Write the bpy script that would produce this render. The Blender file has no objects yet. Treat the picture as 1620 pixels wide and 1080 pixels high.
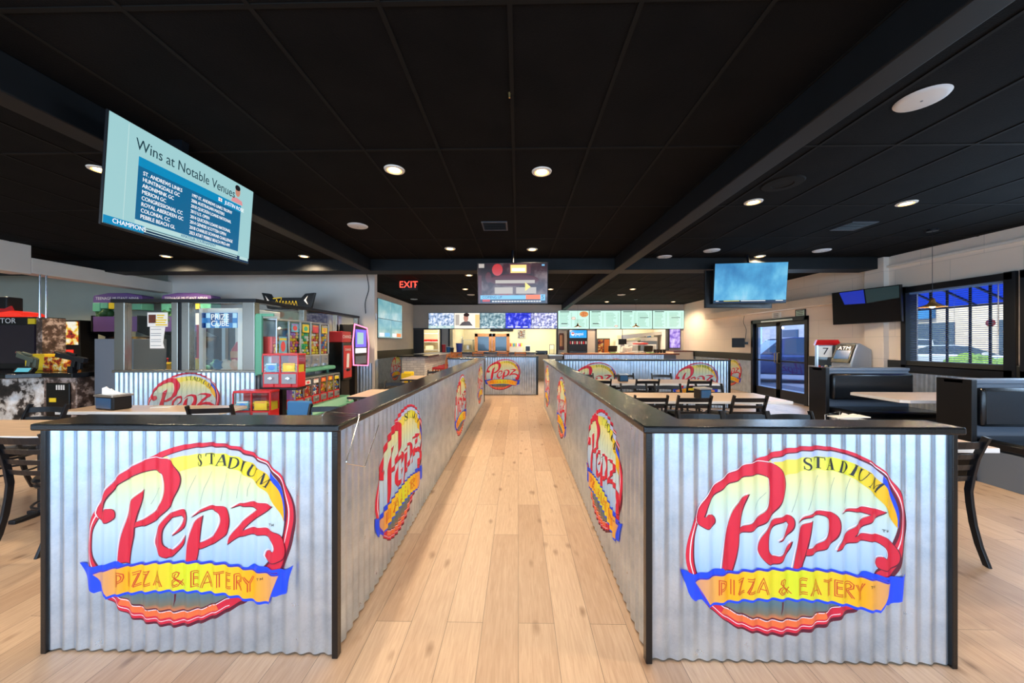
import bpy, bmesh, math, random
from mathutils import Vector, Matrix
from mathutils.geometry import tessellate_polygon
random.seed(7)
R = math.radians
sc = bpy.context.scene
C = sc.collection

# ---------------------------------------------------------------- camera, world, light, exposure
CAM_H = 1.49
FPX = 550.0                      # focal length in pixels of the 1620 wide frame
YAW = R(1.04)
cd = bpy.data.cameras.new('camera')
cam = bpy.data.objects.new('camera', cd); C.objects.link(cam)
cam.location = (0, 0, CAM_H); cam.rotation_euler = (R(90), 0, YAW)
cd.sensor_width = 36; cd.lens = 36 * FPX / 1620; cd.shift_y = 2 / 1620
cd.clip_start = 0.05; cd.clip_end = 200
sc.camera = cam
sc.view_settings.view_transform = 'Standard'
sc.view_settings.look = 'None'
sc.view_settings.gamma = 1
sc.view_settings.use_curve_mapping = False
sc.view_settings.exposure = 0.45
w = bpy.data.worlds.new('sky'); sc.world = w; w.use_nodes = True
bg = w.node_tree.nodes['Background']
bg.inputs[0].default_value = (0.55, 0.76, 1.0, 1); bg.inputs[1].default_value = 1.6
sd = bpy.data.lights.new('sun', 'SUN'); sd.energy = 5.0; sd.angle = R(1.5); sd.color = (1, .95, .88)
so = bpy.data.objects.new('sun', sd); C.objects.link(so); so.rotation_euler = Vector((.62, -.15, -.77)).to_track_quat('-Z', 'Y').to_euler()

def area(name, loc, rot, sx, sy, power, color):
    l = bpy.data.lights.new(name, 'AREA'); l.shape = 'RECTANGLE'; l.size = sx; l.size_y = sy
    l.energy = power; l.color = color
    o = bpy.data.objects.new(name, l); C.objects.link(o); o.location = loc; o.rotation_euler = rot
    return o
DAY = (0.50, 0.73, 1.0)
# daylight entering by the storefront glazing behind the camera and by the side windows
area('storefront_daylight', (-1.2, -3.3, 1.65), (R(90), 0, 0), 13.0, 2.5, 330, DAY)
area('side_window_daylight', (6.72, 3.6, 1.75), (R(90), 0, R(90)), 2.4, 1.3, 60, DAY)
area('entrance_daylight', (6.72, 9.25, 1.1), (R(90), 0, R(90)), 1.7, 1.9, 25, DAY)

def P(px, py, X=None, Y=None, Z=None):
    """the place in the room that a viewing direction meets on a plane of known distance or height"""
    a = (px - 810) / FPX; b = (542 - py) / FPX
    d = (math.cos(YAW) * a - math.sin(YAW), math.sin(YAW) * a + math.cos(YAW), b)
    k = X / d[0] if X is not None else Y / d[1] if Y is not None else (Z - CAM_H) / d[2]
    return Vector((d[0] * k, d[1] * k, CAM_H + d[2] * k))

# ---------------------------------------------------------------- materials
MT = {}
def mat(name, col=(.5, .5, .5), rough=.5, metal=0, emit=None, es=1.0, noise=0, nscale=20, bump=0, bscale=80, alpha=None, trans=0, coat=0, spec=None, dist=None):
    m = bpy.data.materials.new(name); m.use_nodes = True
    nt = m.node_tree; b = nt.nodes['Principled BSDF']
    b.inputs['Base Color'].default_value = (*col, 1); b.inputs['Roughness'].default_value = rough
    b.inputs['Metallic'].default_value = metal
    if trans: b.inputs['Transmission Weight'].default_value = trans
    if coat: b.inputs['Coat Weight'].default_value = coat
    if spec is not None: b.inputs['Specular IOR Level'].default_value = spec
    if emit: b.inputs['Emission Color'].default_value = (*emit, 1); b.inputs['Emission Strength'].default_value = es
    if alpha is not None: b.inputs['Alpha'].default_value = alpha
    tc = nt.nodes.new('ShaderNodeTexCoord')
    if noise:
        n = nt.nodes.new('ShaderNodeTexNoise'); n.inputs['Scale'].default_value = nscale; n.inputs['Detail'].default_value = 5
        nt.links.new(tc.outputs['Object'], n.inputs['Vector'])
        r = nt.nodes.new('ShaderNodeValToRGB')
        r.color_ramp.elements[0].position = .3; r.color_ramp.elements[1].position = .7
        r.color_ramp.elements[0].color = (*[c * (1 - noise) for c in col], 1)
        r.color_ramp.elements[1].color = (*[min(1, c * (1 + noise)) for c in col], 1)
        nt.links.new(n.outputs['Fac'], r.inputs['Fac']); nt.links.new(r.outputs['Color'], b.inputs['Base Color'])
    if bump:
        n = nt.nodes.new('ShaderNodeTexNoise'); n.inputs['Scale'].default_value = bscale; n.inputs['Detail'].default_value = 4
        nt.links.new(tc.outputs['Object'], n.inputs['Vector'])
        bp = nt.nodes.new('ShaderNodeBump'); bp.inputs['Strength'].default_value = bump; bp.inputs['Distance'].default_value = .01 if dist is None else dist
        nt.links.new(n.outputs['Fac'], bp.inputs['Height']); nt.links.new(bp.outputs['Normal'], b.inputs['Normal'])
    MT[name] = m
    return m
def screen_mat(name, stops, scale, es=1.0, kind='noise', stretch=(1, 1, 1)):
    """moving-picture pattern of a lit display: a coloured procedural pattern that gives off light"""
    m = bpy.data.materials.new(name); m.use_nodes = True
    nt = m.node_tree; b = nt.nodes['Principled BSDF']
    b.inputs['Base Color'].default_value = (.01, .01, .01, 1); b.inputs['Roughness'].default_value = .15
    tc = nt.nodes.new('ShaderNodeTexCoord'); mp = nt.nodes.new('ShaderNodeMapping')
    mp.inputs['Scale'].default_value = stretch
    nt.links.new(tc.outputs['Object'], mp.inputs['Vector'])
    if kind == 'noise':
        n = nt.nodes.new('ShaderNodeTexNoise'); n.inputs['Scale'].default_value = scale; n.inputs['Detail'].default_value = 6
        out = n.outputs['Fac']
    else:
        n = nt.nodes.new('ShaderNodeTexVoronoi'); n.inputs['Scale'].default_value = scale
        sp = nt.nodes.new('ShaderNodeSeparateColor'); nt.links.new(n.outputs['Color'], sp.inputs[0]); out = sp.outputs[0]
    nt.links.new(mp.outputs['Vector'], n.inputs['Vector'])
    r = nt.nodes.new('ShaderNodeValToRGB'); cr = r.color_ramp
    while len(cr.elements) < len(stops): cr.elements.new(.5)
    for e, (p, c) in zip(cr.elements, stops): e.position = p; e.color = (*c, 1)
    nt.links.new(out, r.inputs['Fac']); nt.links.new(r.outputs['Color'], b.inputs['Emission Color'])
    b.inputs['Emission Strength'].default_value = es
    MT[name] = m
    return m
def glow(name, col, es=1.0):
    return mat(name, (.01, .01, .01), .2, emit=col, es=es)

def hexc(r, g, b):
    return tuple(((c / 255) / 12.92 if c / 255 <= .04045 else ((c / 255 + .055) / 1.055) ** 2.4) for c in (r, g, b))

mat('black_metal', (.006, .007, .010), .33, 0, spec=.4)
mat('black_paint', (.005, .005, .006), .45, spec=.35)
mat('black_gloss', (.004, .004, .0045), .10, bump=.16, bscale=220, spec=.5)
mat('black_vinyl', (.006, .007, .009), .24, bump=.08, bscale=60)
mat('black_plastic', (.010, .010, .011), .4, spec=.35)
mat('dark_grey', (.05, .055, .065), .5)
mat('grey_paint', hexc(98, 108, 122), .55)
mat('chrome', (.75, .77, .8), .18, 1)
mat('coin_metal', (.33, .34, .36), .5, .5)
mat('steel', (.6, .61, .62), .32, 1, bump=.05, bscale=30)
mat('brass', (.75, .5, .2), .3, 1)
mat('white_plastic', (.8, .8, .8), .4)
mat('paper', (.85, .85, .82), .8)
mat('napkin', (.9, .9, .9), .9, bump=.3, bscale=30)
mat('blue_face', (.03, .10, .22), .12, coat=.5)
mat('red_plastic', (.65, .02, .025), .3)
mat('red_paint', (.55, .03, .03), .4)
mat('green_plastic', (.12, .42, .28), .35)
mat('yellow_plastic', (.85, .62, .02), .4)
mat('orange_plastic', (.8, .22, .02), .4)
mat('purple_plastic', (.13, .07, .25), .4)
mat('blue_plastic', (.03, .18, .42), .4)
mat('wall_white', hexc(228, 220, 210), .8, noise=.03, nscale=3, bump=.05, bscale=40)
mat('wall_beige', hexc(236, 220, 200), .8, noise=.03, nscale=3, bump=.05, bscale=40)
mat('wall_grey', hexc(200, 192, 182), .8, noise=.03, nscale=3)
mat('wall_green', hexc(184, 190, 176), .8, noise=.03, nscale=2)
mat('kitchen_cream', hexc(235, 225, 190), .6)
mat('ceiling_black', (.0036, .0031, .0029), .9, spec=.12, noise=.35, nscale=3, bump=.3, bscale=90)
mat('grid_black', (.007, .006, .005), .8, spec=.15)
mat('beam_black', (.006, .007, .008), .6, spec=.25, noise=.2, nscale=5)
mat('dark_band', (.02, .022, .02), .5)
mat('wood_orange', hexc(178, 104, 40), .4, noise=.2, nscale=12)
mat('wood_dark', hexc(98, 42, 20), .4, noise=.2, nscale=12)
mat('wood_pale', hexc(225, 160, 110), .5, noise=.1, nscale=10)
mat('red_vinyl', (.45, .03, .04), .3)
mat('asphalt', (.18, .18, .2), .9, noise=.1)
mat('rubber', (.02, .02, .02), .8)
mat('hedge', (.16, .28, .05), .9, noise=.5, nscale=30, bump=1, bscale=20)
mat('sign_pink', (.8, .1, .12), .6)

def glass_mat(name, tint, mixv=.12, rough=.02):
    m = bpy.data.materials.new(name); m.use_nodes = True; nt = m.node_tree
    nt.nodes.remove(nt.nodes['Principled BSDF']); out = nt.nodes['Material Output']
    t = nt.nodes.new('ShaderNodeBsdfTransparent'); t.inputs[0].default_value = (*tint, 1)
    g = nt.nodes.new('ShaderNodeBsdfGlossy'); g.inputs['Roughness'].default_value = rough
    lw = nt.nodes.new('ShaderNodeLayerWeight'); lw.inputs[0].default_value = .5; pw = nt.nodes.new('ShaderNodeMath'); pw.operation = 'POWER'; pw.inputs[1].default_value = 4; nt.links.new(lw.outputs['Facing'], pw.inputs[0])
    fr = nt.nodes.new('ShaderNodeMath'); fr.operation = 'MULTIPLY_ADD'; fr.inputs[1].default_value = .9; fr.inputs[2].default_value = .035; nt.links.new(pw.outputs[0], fr.inputs[0])
    mx = nt.nodes.new('ShaderNodeMixShader')
    nt.links.new(fr.outputs[0], mx.inputs[0]); nt.links.new(t.outputs[0], mx.inputs[1]); nt.links.new(g.outputs[0], mx.inputs[2])
    nt.links.new(mx.outputs[0], out.inputs[0]); MT[name] = m
glass_mat('glass', (.93, .96, .95))
glass_mat('glass_blue', (.62, .74, 1.0))

def floor_mat():
    m = bpy.data.materials.new('floor_planks'); m.use_nodes = True; nt = m.node_tree; L = nt.links; b = nt.nodes['Principled BSDF']
    tc = nt.nodes.new('ShaderNodeTexCoord'); mp = nt.nodes.new('ShaderNodeMapping')
    mp.inputs['Rotation'].default_value = (0, 0, R(90)); L.new(tc.outputs['Object'], mp.inputs[0])
    br = nt.nodes.new('ShaderNodeTexBrick'); br.offset = .37; br.offset_frequency = 2
    for k, v in (('Scale', 1), ('Mortar Size', .0012), ('Mortar Smooth', .1), ('Brick Width', 1.35), ('Row Height', .19)): br.inputs[k].default_value = v
    br.inputs['Color1'].default_value = (0, 0, 0, 1); br.inputs['Color2'].default_value = (1, 1, 1, 1); br.inputs['Mortar'].default_value = (.5, .5, .5, 1)
    L.new(mp.outputs[0], br.inputs['Vector'])
    r = nt.nodes.new('ShaderNodeValToRGB'); cr = r.color_ramp
    cr.elements[0].color = (*hexc(180, 152, 128), 1); cr.elements[1].color = (*hexc(201, 175, 150), 1)
    L.new(br.outputs['Color'], r.inputs[0])
    # grain: noise stretched along the plank, each plank shifted
    mp2 = nt.nodes.new('ShaderNodeMapping'); mp2.inputs['Scale'].default_value = (26, 2.0, 1)
    ad = nt.nodes.new('ShaderNodeVectorMath'); ad.operation = 'ADD'
    L.new(tc.outputs['Object'], ad.inputs[0]); L.new(br.outputs['Color'], ad.inputs[1]); L.new(ad.outputs[0], mp2.inputs[0])
    n = nt.nodes.new('ShaderNodeTexNoise'); n.inputs['Scale'].default_value = 3.2; n.inputs['Detail'].default_value = 9; n.inputs['Distortion'].default_value = .8
    L.new(mp2.outputs[0], n.inputs[0])
    g = nt.nodes.new('ShaderNodeValToRGB'); g.color_ramp.elements[0].position = .28; g.color_ramp.elements[1].position = .68
    g.color_ramp.elements[0].color = (.76, .70, .66, 1); g.color_ramp.elements[1].color = (1, 1, 1, 1); L.new(n.outputs['Fac'], g.inputs[0])
    mu = nt.nodes.new('ShaderNodeMix'); mu.data_type = 'RGBA'; mu.blend_type = 'MULTIPLY'; mu.inputs[0].default_value = .85
    L.new(r.outputs[0], mu.inputs[6]); L.new(g.outputs[0], mu.inputs[7])
    # knots
    mp3 = nt.nodes.new('ShaderNodeMapping'); mp3.inputs['Scale'].default_value = (5.0, 2.2, 1); L.new(tc.outputs['Object'], mp3.inputs[0])
    n3 = nt.nodes.new('ShaderNodeTexNoise'); n3.inputs['Scale'].default_value = 9; L.new(tc.outputs['Object'], n3.inputs[0])
    ad3 = nt.nodes.new('ShaderNodeMix'); ad3.data_type = 'RGBA'; ad3.inputs[0].default_value = .10; L.new(mp3.outputs[0], ad3.inputs[6]); L.new(n3.outputs['Color'], ad3.inputs[7])
    vo = nt.nodes.new('ShaderNodeTexVoronoi'); vo.inputs['Scale'].default_value = 1.6; L.new(ad3.outputs[2], vo.inputs[0])
    k = nt.nodes.new('ShaderNodeValToRGB'); k.color_ramp.elements[0].position = .03; k.color_ramp.elements[1].position = .19
    k.color_ramp.elements[0].color = (.34, .24, .18, 1); k.color_ramp.elements[1].color = (1, 1, 1, 1); L.new(vo.outputs['Distance'], k.inputs[0])
    mu2 = nt.nodes.new('ShaderNodeMix'); mu2.data_type = 'RGBA'; mu2.blend_type = 'MULTIPLY'; mu2.inputs[0].default_value = .8
    L.new(mu.outputs[2], mu2.inputs[6]); L.new(k.outputs[0], mu2.inputs[7])
    mo = nt.nodes.new('ShaderNodeMix'); mo.data_type = 'RGBA'; L.new(br.outputs['Fac'], mo.inputs[0])
    L.new(mu2.outputs[2], mo.inputs[6]); mo.inputs[7].default_value = (.12, .09, .07, 1)
    L.new(mo.outputs[2], b.inputs['Base Color']); b.inputs['Roughness'].default_value = .42
    bp = nt.nodes.new('ShaderNodeBump'); bp.inputs['Strength'].default_value = .12; bp.inputs['Distance'].default_value = .003
    L.new(n.outputs['Fac'], bp.inputs['Height']); L.new(bp.outputs[0], b.inputs['Normal'])
    MT['floor_planks'] = m
floor_mat()
def galv_mat(name, c0, c1, metal=.7, r0=.3, r1=.5):
    m = bpy.data.materials.new(name); m.use_nodes = True; nt = m.node_tree; L = nt.links; b = nt.nodes['Principled BSDF']
    tc = nt.nodes.new('ShaderNodeTexCoord')
    vo = nt.nodes.new('ShaderNodeTexVoronoi'); vo.inputs['Scale'].default_value = 160; L.new(tc.outputs['Object'], vo.inputs[0])
    n = nt.nodes.new('ShaderNodeTexNoise'); n.inputs['Scale'].default_value = 7; n.inputs['Detail'].default_value = 8; L.new(tc.outputs['Object'], n.inputs[0])
    sp = nt.nodes.new('ShaderNodeSeparateColor'); L.new(vo.outputs['Color'], sp.inputs[0])
    mx = nt.nodes.new('ShaderNodeMix'); mx.data_type = 'FLOAT'; mx.inputs[0].default_value = .92; L.new(sp.outputs[0], mx.inputs[2]); L.new(n.outputs['Fac'], mx.inputs[3])
    r = nt.nodes.new('ShaderNodeValToRGB'); r.color_ramp.elements[0].position = .28; r.color_ramp.elements[1].position = .62
    r.color_ramp.elements[0].color = (*c0, 1); r.color_ramp.elements[1].color = (*c1, 1); L.new(mx.outputs[0], r.inputs[0])
    L.new(r.outputs[0], b.inputs['Base Color'])
    mr = nt.nodes.new('ShaderNodeMapRange'); mr.inputs[3].default_value = r1; mr.inputs[4].default_value = r0; L.new(mx.outputs[0], mr.inputs[0]); L.new(mr.outputs[0], b.inputs['Roughness'])
    b.inputs['Metallic'].default_value = metal
    MT[name] = m
galv_mat('galvanised', (.46, .57, .69), (.68, .79, .91), .9, .22, .40)
def plank_table(name, base):
    m = mat(name, base, .35); nt = m.node_tree; L = nt.links; b = nt.nodes['Principled BSDF']
    tc = nt.nodes.new('ShaderNodeTexCoord'); mp = nt.nodes.new('ShaderNodeMapping'); mp.inputs['Scale'].default_value = (2, 24, 1); L.new(tc.outputs['Object'], mp.inputs[0])
    n = nt.nodes.new('ShaderNodeTexNoise'); n.inputs['Scale'].default_value = 2; n.inputs['Detail'].default_value = 6; L.new(mp.outputs[0], n.inputs[0])
    r = nt.nodes.new('ShaderNodeValToRGB'); r.color_ramp.elements[0].position = .3; r.color_ramp.elements[1].position = .7
    r.color_ramp.elements[0].color = (*[c * .8 for c in base], 1); r.color_ramp.elements[1].color = (*[min(1, c * 1.1) for c in base], 1)
    L.new(n.outputs['Fac'], r.inputs[0]); L.new(r.outputs[0], b.inputs['Base Color'])
plank_table('table_wood', hexc(205, 180, 158))
def brick_mat(name, c1, c2, mortar, s=1, bw=.2, rh=.065, ms=.006, axes='xz'):
    m = mat(name, c1, .8); nt = m.node_tree; L = nt.links; b = nt.nodes['Principled BSDF']
    tc = nt.nodes.new('ShaderNodeTexCoord'); sx = nt.nodes.new('ShaderNodeSeparateXYZ'); cx = nt.nodes.new('ShaderNodeCombineXYZ')
    L.new(tc.outputs['Object'], sx.inputs[0]); ad = nt.nodes.new('ShaderNodeMath'); L.new(sx.outputs[0], ad.inputs[0]); L.new(sx.outputs[1], ad.inputs[1])
    L.new(ad.outputs[0], cx.inputs[0]); L.new(sx.outputs[2], cx.inputs[1])
    br = nt.nodes.new('ShaderNodeTexBrick'); L.new(cx.outputs[0], br.inputs[0])
    for k, v in (('Scale', s), ('Mortar Size', ms), ('Brick Width', bw), ('Row Height', rh)): br.inputs[k].default_value = v
    br.inputs['Color1'].default_value = (*c1, 1); br.inputs['Color2'].default_value = (*c2, 1); br.inputs['Mortar'].default_value = (*mortar, 1)
    L.new(br.outputs[0], b.inputs['Base Color'])
brick_mat('white_brick', (.72, .71, .70), (.55, .55, .56), (.40, .40, .40))
brick_mat('block_wall', (.62, .52, .42), (.52, .44, .36), (.4, .35, .3), bw=.4, rh=.2)
brick_mat('cmu_white', hexc(236, 222, 208), hexc(232, 218, 204), hexc(214, 202, 190), bw=.8, rh=.4, ms=.005)

# ---------------------------------------------------------------- mesh helpers
class MB:
    def __init__(s): s.v = []; s.f = []; s.m = []
    def add(s, vs, fs, mi=0):
        k = len(s.v); s.v += [tuple(p) for p in vs]
        for f in fs: s.f.append(tuple(i + k for i in f)); s.m.append(mi)
        return s
    def box(s, x0, x1, y0, y1, z0, z1, mi=0):
        vs = [(x, y, z) for z in (z0, z1) for y in (y0, y1) for x in (x0, x1)]
        return s.add(vs, [(0, 2, 3, 1), (4, 5, 7, 6), (0, 1, 5, 4), (2, 6, 7, 3), (0, 4, 6, 2), (1, 3, 7, 5)], mi)
    def obox(s, c, ux, uy, uz, mi=0):
        c = Vector(c); ux, uy, uz = Vector(ux), Vector(uy), Vector(uz)
        vs = [c + a * ux + b * uy + d * uz for d in (-1, 1) for b in (-1, 1) for a in (-1, 1)]
        return s.add(vs, [(0, 2, 3, 1), (4, 5, 7, 6), (0, 1, 5, 4), (2, 6, 7, 3), (0, 4, 6, 2), (1, 3, 7, 5)], mi)
    def cyl(s, p0, p1, r0, r1=None, n=16, mi=0):
        r1 = r0 if r1 is None else r1
        p0, p1 = Vector(p0), Vector(p1); d = (p1 - p0).normalized()
        a = d.orthogonal().normalized(); b = d.cross(a)
        vs = [p + (a * math.cos(2 * math.pi * i / n) + b * math.sin(2 * math.pi * i / n)) * r for p, r in ((p0, r0), (p1, r1)) for i in range(n)]
        fs = [(i, (i + 1) % n, n + (i + 1) % n, n + i) for i in range(n)] + [tuple(range(n - 1, -1, -1)), tuple(range(n, 2 * n))]
        return s.add(vs, fs, mi)
    def tube(s, pts, r, n=8, closed=False, mi=0, flat=None):
        pts = [Vector(p) for p in pts]; N = len(pts); rings = []
        up = None
        for i, p in enumerate(pts):
            a = pts[(i - 1) % N] if (closed or i > 0) else p; b = pts[(i + 1) % N] if (closed or i < N - 1) else p
            t = (b - a).normalized()
            if up is None: up = t.orthogonal().normalized()
            up = (up - t * up.dot(t)).normalized(); sd_ = t.cross(up)
            rr = r[i] if isinstance(r, (list, tuple)) else r
            rings.append([p + (up * math.cos(2 * math.pi * k / n) + sd_ * math.sin(2 * math.pi * k / n)) * rr for k in range(n)])
        vs = [q for rg in rings for q in rg]; fs = []
        for i in range(N if closed else N - 1):
            j = (i + 1) % N
            fs += [(i * n + k, i * n + (k + 1) % n, j * n + (k + 1) % n, j * n + k) for k in range(n)]
        if not closed: fs += [tuple(range(n - 1, -1, -1)), tuple(range((N - 1) * n, N * n))]
        return s.add(vs, fs, mi)
    def bar(s, pts, wv, tv, mi=0):
        """flat bar swept along pts; wv, tv are half-size vectors or lists of them"""
        vs = []; N = len(pts)
        for i, p in enumerate(pts):
            p = Vector(p); W = Vector(wv[i] if isinstance(wv, list) else wv); T = Vector(tv[i] if isinstance(tv, list) else tv)
            vs += [p - W - T, p + W - T, p + W + T, p - W + T]
        fs = [(i * 4 + k, i * 4 + (k + 1) % 4, i * 4 + 4 + (k + 1) % 4, i * 4 + 4 + k) for i in range(N - 1) for k in range(4)]
        fs += [(3, 2, 1, 0), ((N - 1) * 4, (N - 1) * 4 + 1, (N - 1) * 4 + 2, (N - 1) * 4 + 3)]
        return s.add(vs, fs, mi)
    def ext(s, pts, vec, mi=0):
        n = len(pts); pts = [Vector(p) for p in pts]; v = Vector(vec)
        return s.add(pts + [p + v for p in pts], [tuple(range(n - 1, -1, -1)), tuple(range(n, 2 * n))] + [(i, (i + 1) % n, n + (i + 1) % n, n + i) for i in range(n)], mi)
    def lathe(s, prof, c=(0, 0, 0), n=20, mi=0):
        cx, cy, cz = c; N = len(prof)
        vs = [(cx + r * math.cos(2 * math.pi * k / n), cy + r * math.sin(2 * math.pi * k / n), cz + z) for r, z in prof for k in range(n)]
        fs = [(i * n + k, i * n + (k + 1) % n, (i + 1) * n + (k + 1) % n, (i + 1) * n + k) for i in range(N - 1) for k in range(n)]
        return s.add(vs, fs, mi)
    def ball(s, c, rx, ry=None, rz=None, n=10, mi=0):
        ry = ry or rx; rz = rz or rx; m = max(5, n // 2 + 1)
        vs = [(c[0] + rx * math.sin(math.pi * i / m) * math.cos(2 * math.pi * k / n), c[1] + ry * math.sin(math.pi * i / m) * math.sin(2 * math.pi * k / n), c[2] + rz * math.cos(math.pi * i / m)) for i in range(1, m) for k in range(n)]
        fs = [(i * n + k, (i + 1) * n + k, (i + 1) * n + (k + 1) % n, i * n + (k + 1) % n) for i in range(m - 2) for k in range(n)]
        a = len(vs); vs += [(c[0], c[1], c[2] + rz), (c[0], c[1], c[2] - rz)]
        fs += [(a, k, (k + 1) % n) for k in range(n)] + [(a + 1, (m - 2) * n + (k + 1) % n, (m - 2) * n + k) for k in range(n)]
        return s.add(vs, fs, mi)
    def build(s, name, mats, parent=None, bevel=0, smooth=False, loc=None, rot=None, fix=True):
        me = bpy.data.meshes.new(name); me.from_pydata(s.v, [], s.f)
        for x in (mats if isinstance(mats, (list, tuple)) else [mats]): me.materials.append(MT[x] if isinstance(x, str) else x)
        me.polygons.foreach_set('material_index', s.m)
        if fix:
            bm = bmesh.new(); bm.from_mesh(me); bmesh.ops.recalc_face_normals(bm, faces=bm.faces); bm.to_mesh(me); bm.free()
        if smooth: me.polygons.foreach_set('use_smooth', [True] * len(me.polygons))
        me.update()
        o = bpy.data.objects.new(name, me); C.objects.link(o)
        if parent: o.parent = parent
        if loc is not None: o.location = loc
        if rot is not None: o.rotation_euler = rot
        if bevel:
            b = o.modifiers.new('bevel', 'BEVEL'); b.width = bevel; b.segments = 2; b.limit_method = 'ANGLE'; b.angle_limit = R(40)
        if smooth:
            try: me.set_sharp_from_angle(angle=R(40))
            except Exception: pass
        return o
def tag(o, label=None, cat=None, group=None, kind=None):
    if label: o['label'] = label
    if cat: o['category'] = cat
    if group: o['group'] = group
    if kind: o['kind'] = kind
    return o
def thing(name, label, cat, loc=(0, 0, 0), rz=0, group=None):
    o = bpy.data.objects.new(name, None); C.objects.link(o); o.location = loc; o.rotation_euler = (0, 0, rz)
    o.empty_display_size = .1
    return tag(o, label, cat, group)
KIDS = {}
def copy_tree(o, parent=None):
    c = o.copy(); C.objects.link(c); c.parent = parent
    for ch in o.children: copy_tree(ch, c)
    return c
def place(proto, used, loc, rz, label, group):
    o = proto if not used else copy_tree(proto)
    o.location = loc; o.rotation_euler = (0, 0, rz); tag(o, label, None, group)
    return o
def struct(o, label=None):
    o['kind'] = 'structure'
    if label: o['label'] = label
    return o
def text(body, size, loc, rot, m, parent, name='lettering', align='CENTER', ext=.0008, sx=1.0, shear=0):
    cu = bpy.data.curves.new(name, 'FONT'); cu.body = body; cu.size = size; cu.align_x = align; cu.align_y = 'CENTER'
    cu.extrude = ext; cu.resolution_u = 3; cu.shear = shear
    t = bpy.data.objects.new('tmp', cu); C.objects.link(t)
    bpy.context.view_layer.update()
    me = bpy.data.meshes.new_from_object(t.evaluated_get(bpy.context.evaluated_depsgraph_get()))
    bpy.data.objects.remove(t); bpy.data.curves.remove(cu)
    me.name = name; me.materials.clear(); me.materials.append(MT[m])
    o = bpy.data.objects.new(name, me); C.objects.link(o); o.location = loc; o.rotation_euler = rot; o.scale = (sx, 1, 1)
    if parent: o.parent = parent
    return o
# ---------------------------------------------------------------- the corrugated sheet and the printed logo on it
PITCH = .0678; AMP = .0062
def prof(u): return AMP * math.cos(2 * math.pi * u / PITCH)
def corrugated(name, L, z0, z1, parent=None, loc=(0, 0, 0), rz=0, n=10, m='galvanised', u0=0.0):
    """sheet along local +x, seen from local -y; ridge at u = 0; with a folded-back thickness"""
    b = MB(); N = int(L / PITCH * n); us = [u0 + (L - u0) * i / N for i in range(N + 1)]
    t = .0015
    vs = []
    for u in us:
        y = -prof(u)
        vs += [(u, y, z0), (u, y, z1), (u, y + t, z1), (u, y + t, z0)]
    fs = []
    for i in range(N):
        a = i * 4; c = a + 4
        fs += [(a, c, c + 1, a + 1), (a + 1, c + 1, c + 2, a + 2), (a + 2, c + 2, c + 3, a + 3), (a + 3, c + 3, c, a)]
    fs += [(0, 1, 2, 3), (N * 4 + 3, N * 4 + 2, N * 4 + 1, N * 4)]
    b.add(vs, fs)
    return b.build(name, m, parent, smooth=True, loc=loc, rot=(0, 0, rz), fix=False)

LC = (300.0, 845.0); LS = .002955      # traced emblem: centre and metres per traced unit
def lp(x, y): return ((x - LC[0]) * LS, (LC[1] - y) * LS * 1.0)
def smooth_closed(pts, k=4, ang=50, closed=True):
    n = len(pts); P2 = [Vector(p) for p in pts]; out = []
    def corner(i):
        if not closed and i in (0, n - 1): return True
        a = P2[i] - P2[i - 1]; b = P2[(i + 1) % n] - P2[i]
        if a.length < 1e-6 or b.length < 1e-6: return True
        return abs(a.angle(b)) > R(ang)
    cs = [corner(i) for i in range(n)]
    for i in range(n if closed else n - 1):
        p1, p2 = P2[i], P2[(i + 1) % n]; d = p2 - p1
        def tan(j, here):
            if cs[j]: return d
            a = P2[j] - P2[j - 1]; b = P2[(j + 1) % n] - P2[j]
            t = (a.normalized() + b.normalized())
            return t.normalized() * d.length if t.length > 1e-6 else d
        t1, t2 = tan(i, 1), tan((i + 1) % n, 2)
        for q in range(k):
            s = q / k
            out.append(p1 * (2 * s**3 - 3 * s**2 + 1) + t1 * (s**3 - 2 * s**2 + s) + p2 * (-2 * s**3 + 3 * s**2) + t2 * (s**3 - s**2))
    if not closed: out.append(P2[-1])
    return out
SH = {}
SH['outer'] = [(342,695.6),(365,699),(388,705),(412,716),(436,733),(457,760),(467.5,790),(470,816),(467,840),(463,862),(455,885),(440,912),(415,936),(390,949),(368,961),(346,973),(325,981),(301,988),(280,990.5),(262,990.5),(240,988),(215,982),(196,974),(180,962),(164,949),(149,930),(138,908),(133,893),(130.5,880),(130,868),(132,850),(136,831),(142,812),(149,798),(157,783),(167,768),(186,748),(210,733),(233,721),(258,709),(283,701),(300,698),(320,696)]
SH['inner'] = [(342,703),(366,706),(380,710),(394,715.5),(414,725),(434,741),(445,758),(454,780),(458,801),(456.5,823),(452,844),(443,868),(424,893),(400,918),(368,943),(348,952),(324,961),(290,967),(251,967),(233,965),(210,957.5),(190,948),(170,930),(155,912),(146,893),(142,877),(141.5,855),(143,838),(149,821),(157,806),(168,784),(187,761),(209,745),(233,733),(262,718),(283,711),(300,706.5),(320,704)]
SH['lowfill'] = [(190,948),(210,957.5),(233,965),(251,967),(290,967),(324,961),(348,952),(368,943),(400,918),(160,918)]
SH['lavender'] = [(262,718),(283,711),(300,706.5),(320,704),(342,703),(366,706),(380,710),(394,715.5),(414,725),(434,741),(436,756),(420,752),(400,735),(380,724),(342,716),(300,720),(270,728)]
SH['bluesliver'] = [(434,741),(445,758),(454,780),(458,801),(457,823),(452,800),(444,772),(434,757)]
SH['ribbon'] = [(266,722),(283,718.5),(300,716),(320,713),(342,712),(364,714.5),(386,721),(408.6,732),(427,747),(441,763),(451,786),(456,808),(456,823),(446,806),(435,786),(420,770),(406,757),(391,747),(376,739.5),(360,735),(342,733),(325,733.5),(305,736.5),(283,743)]
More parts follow.
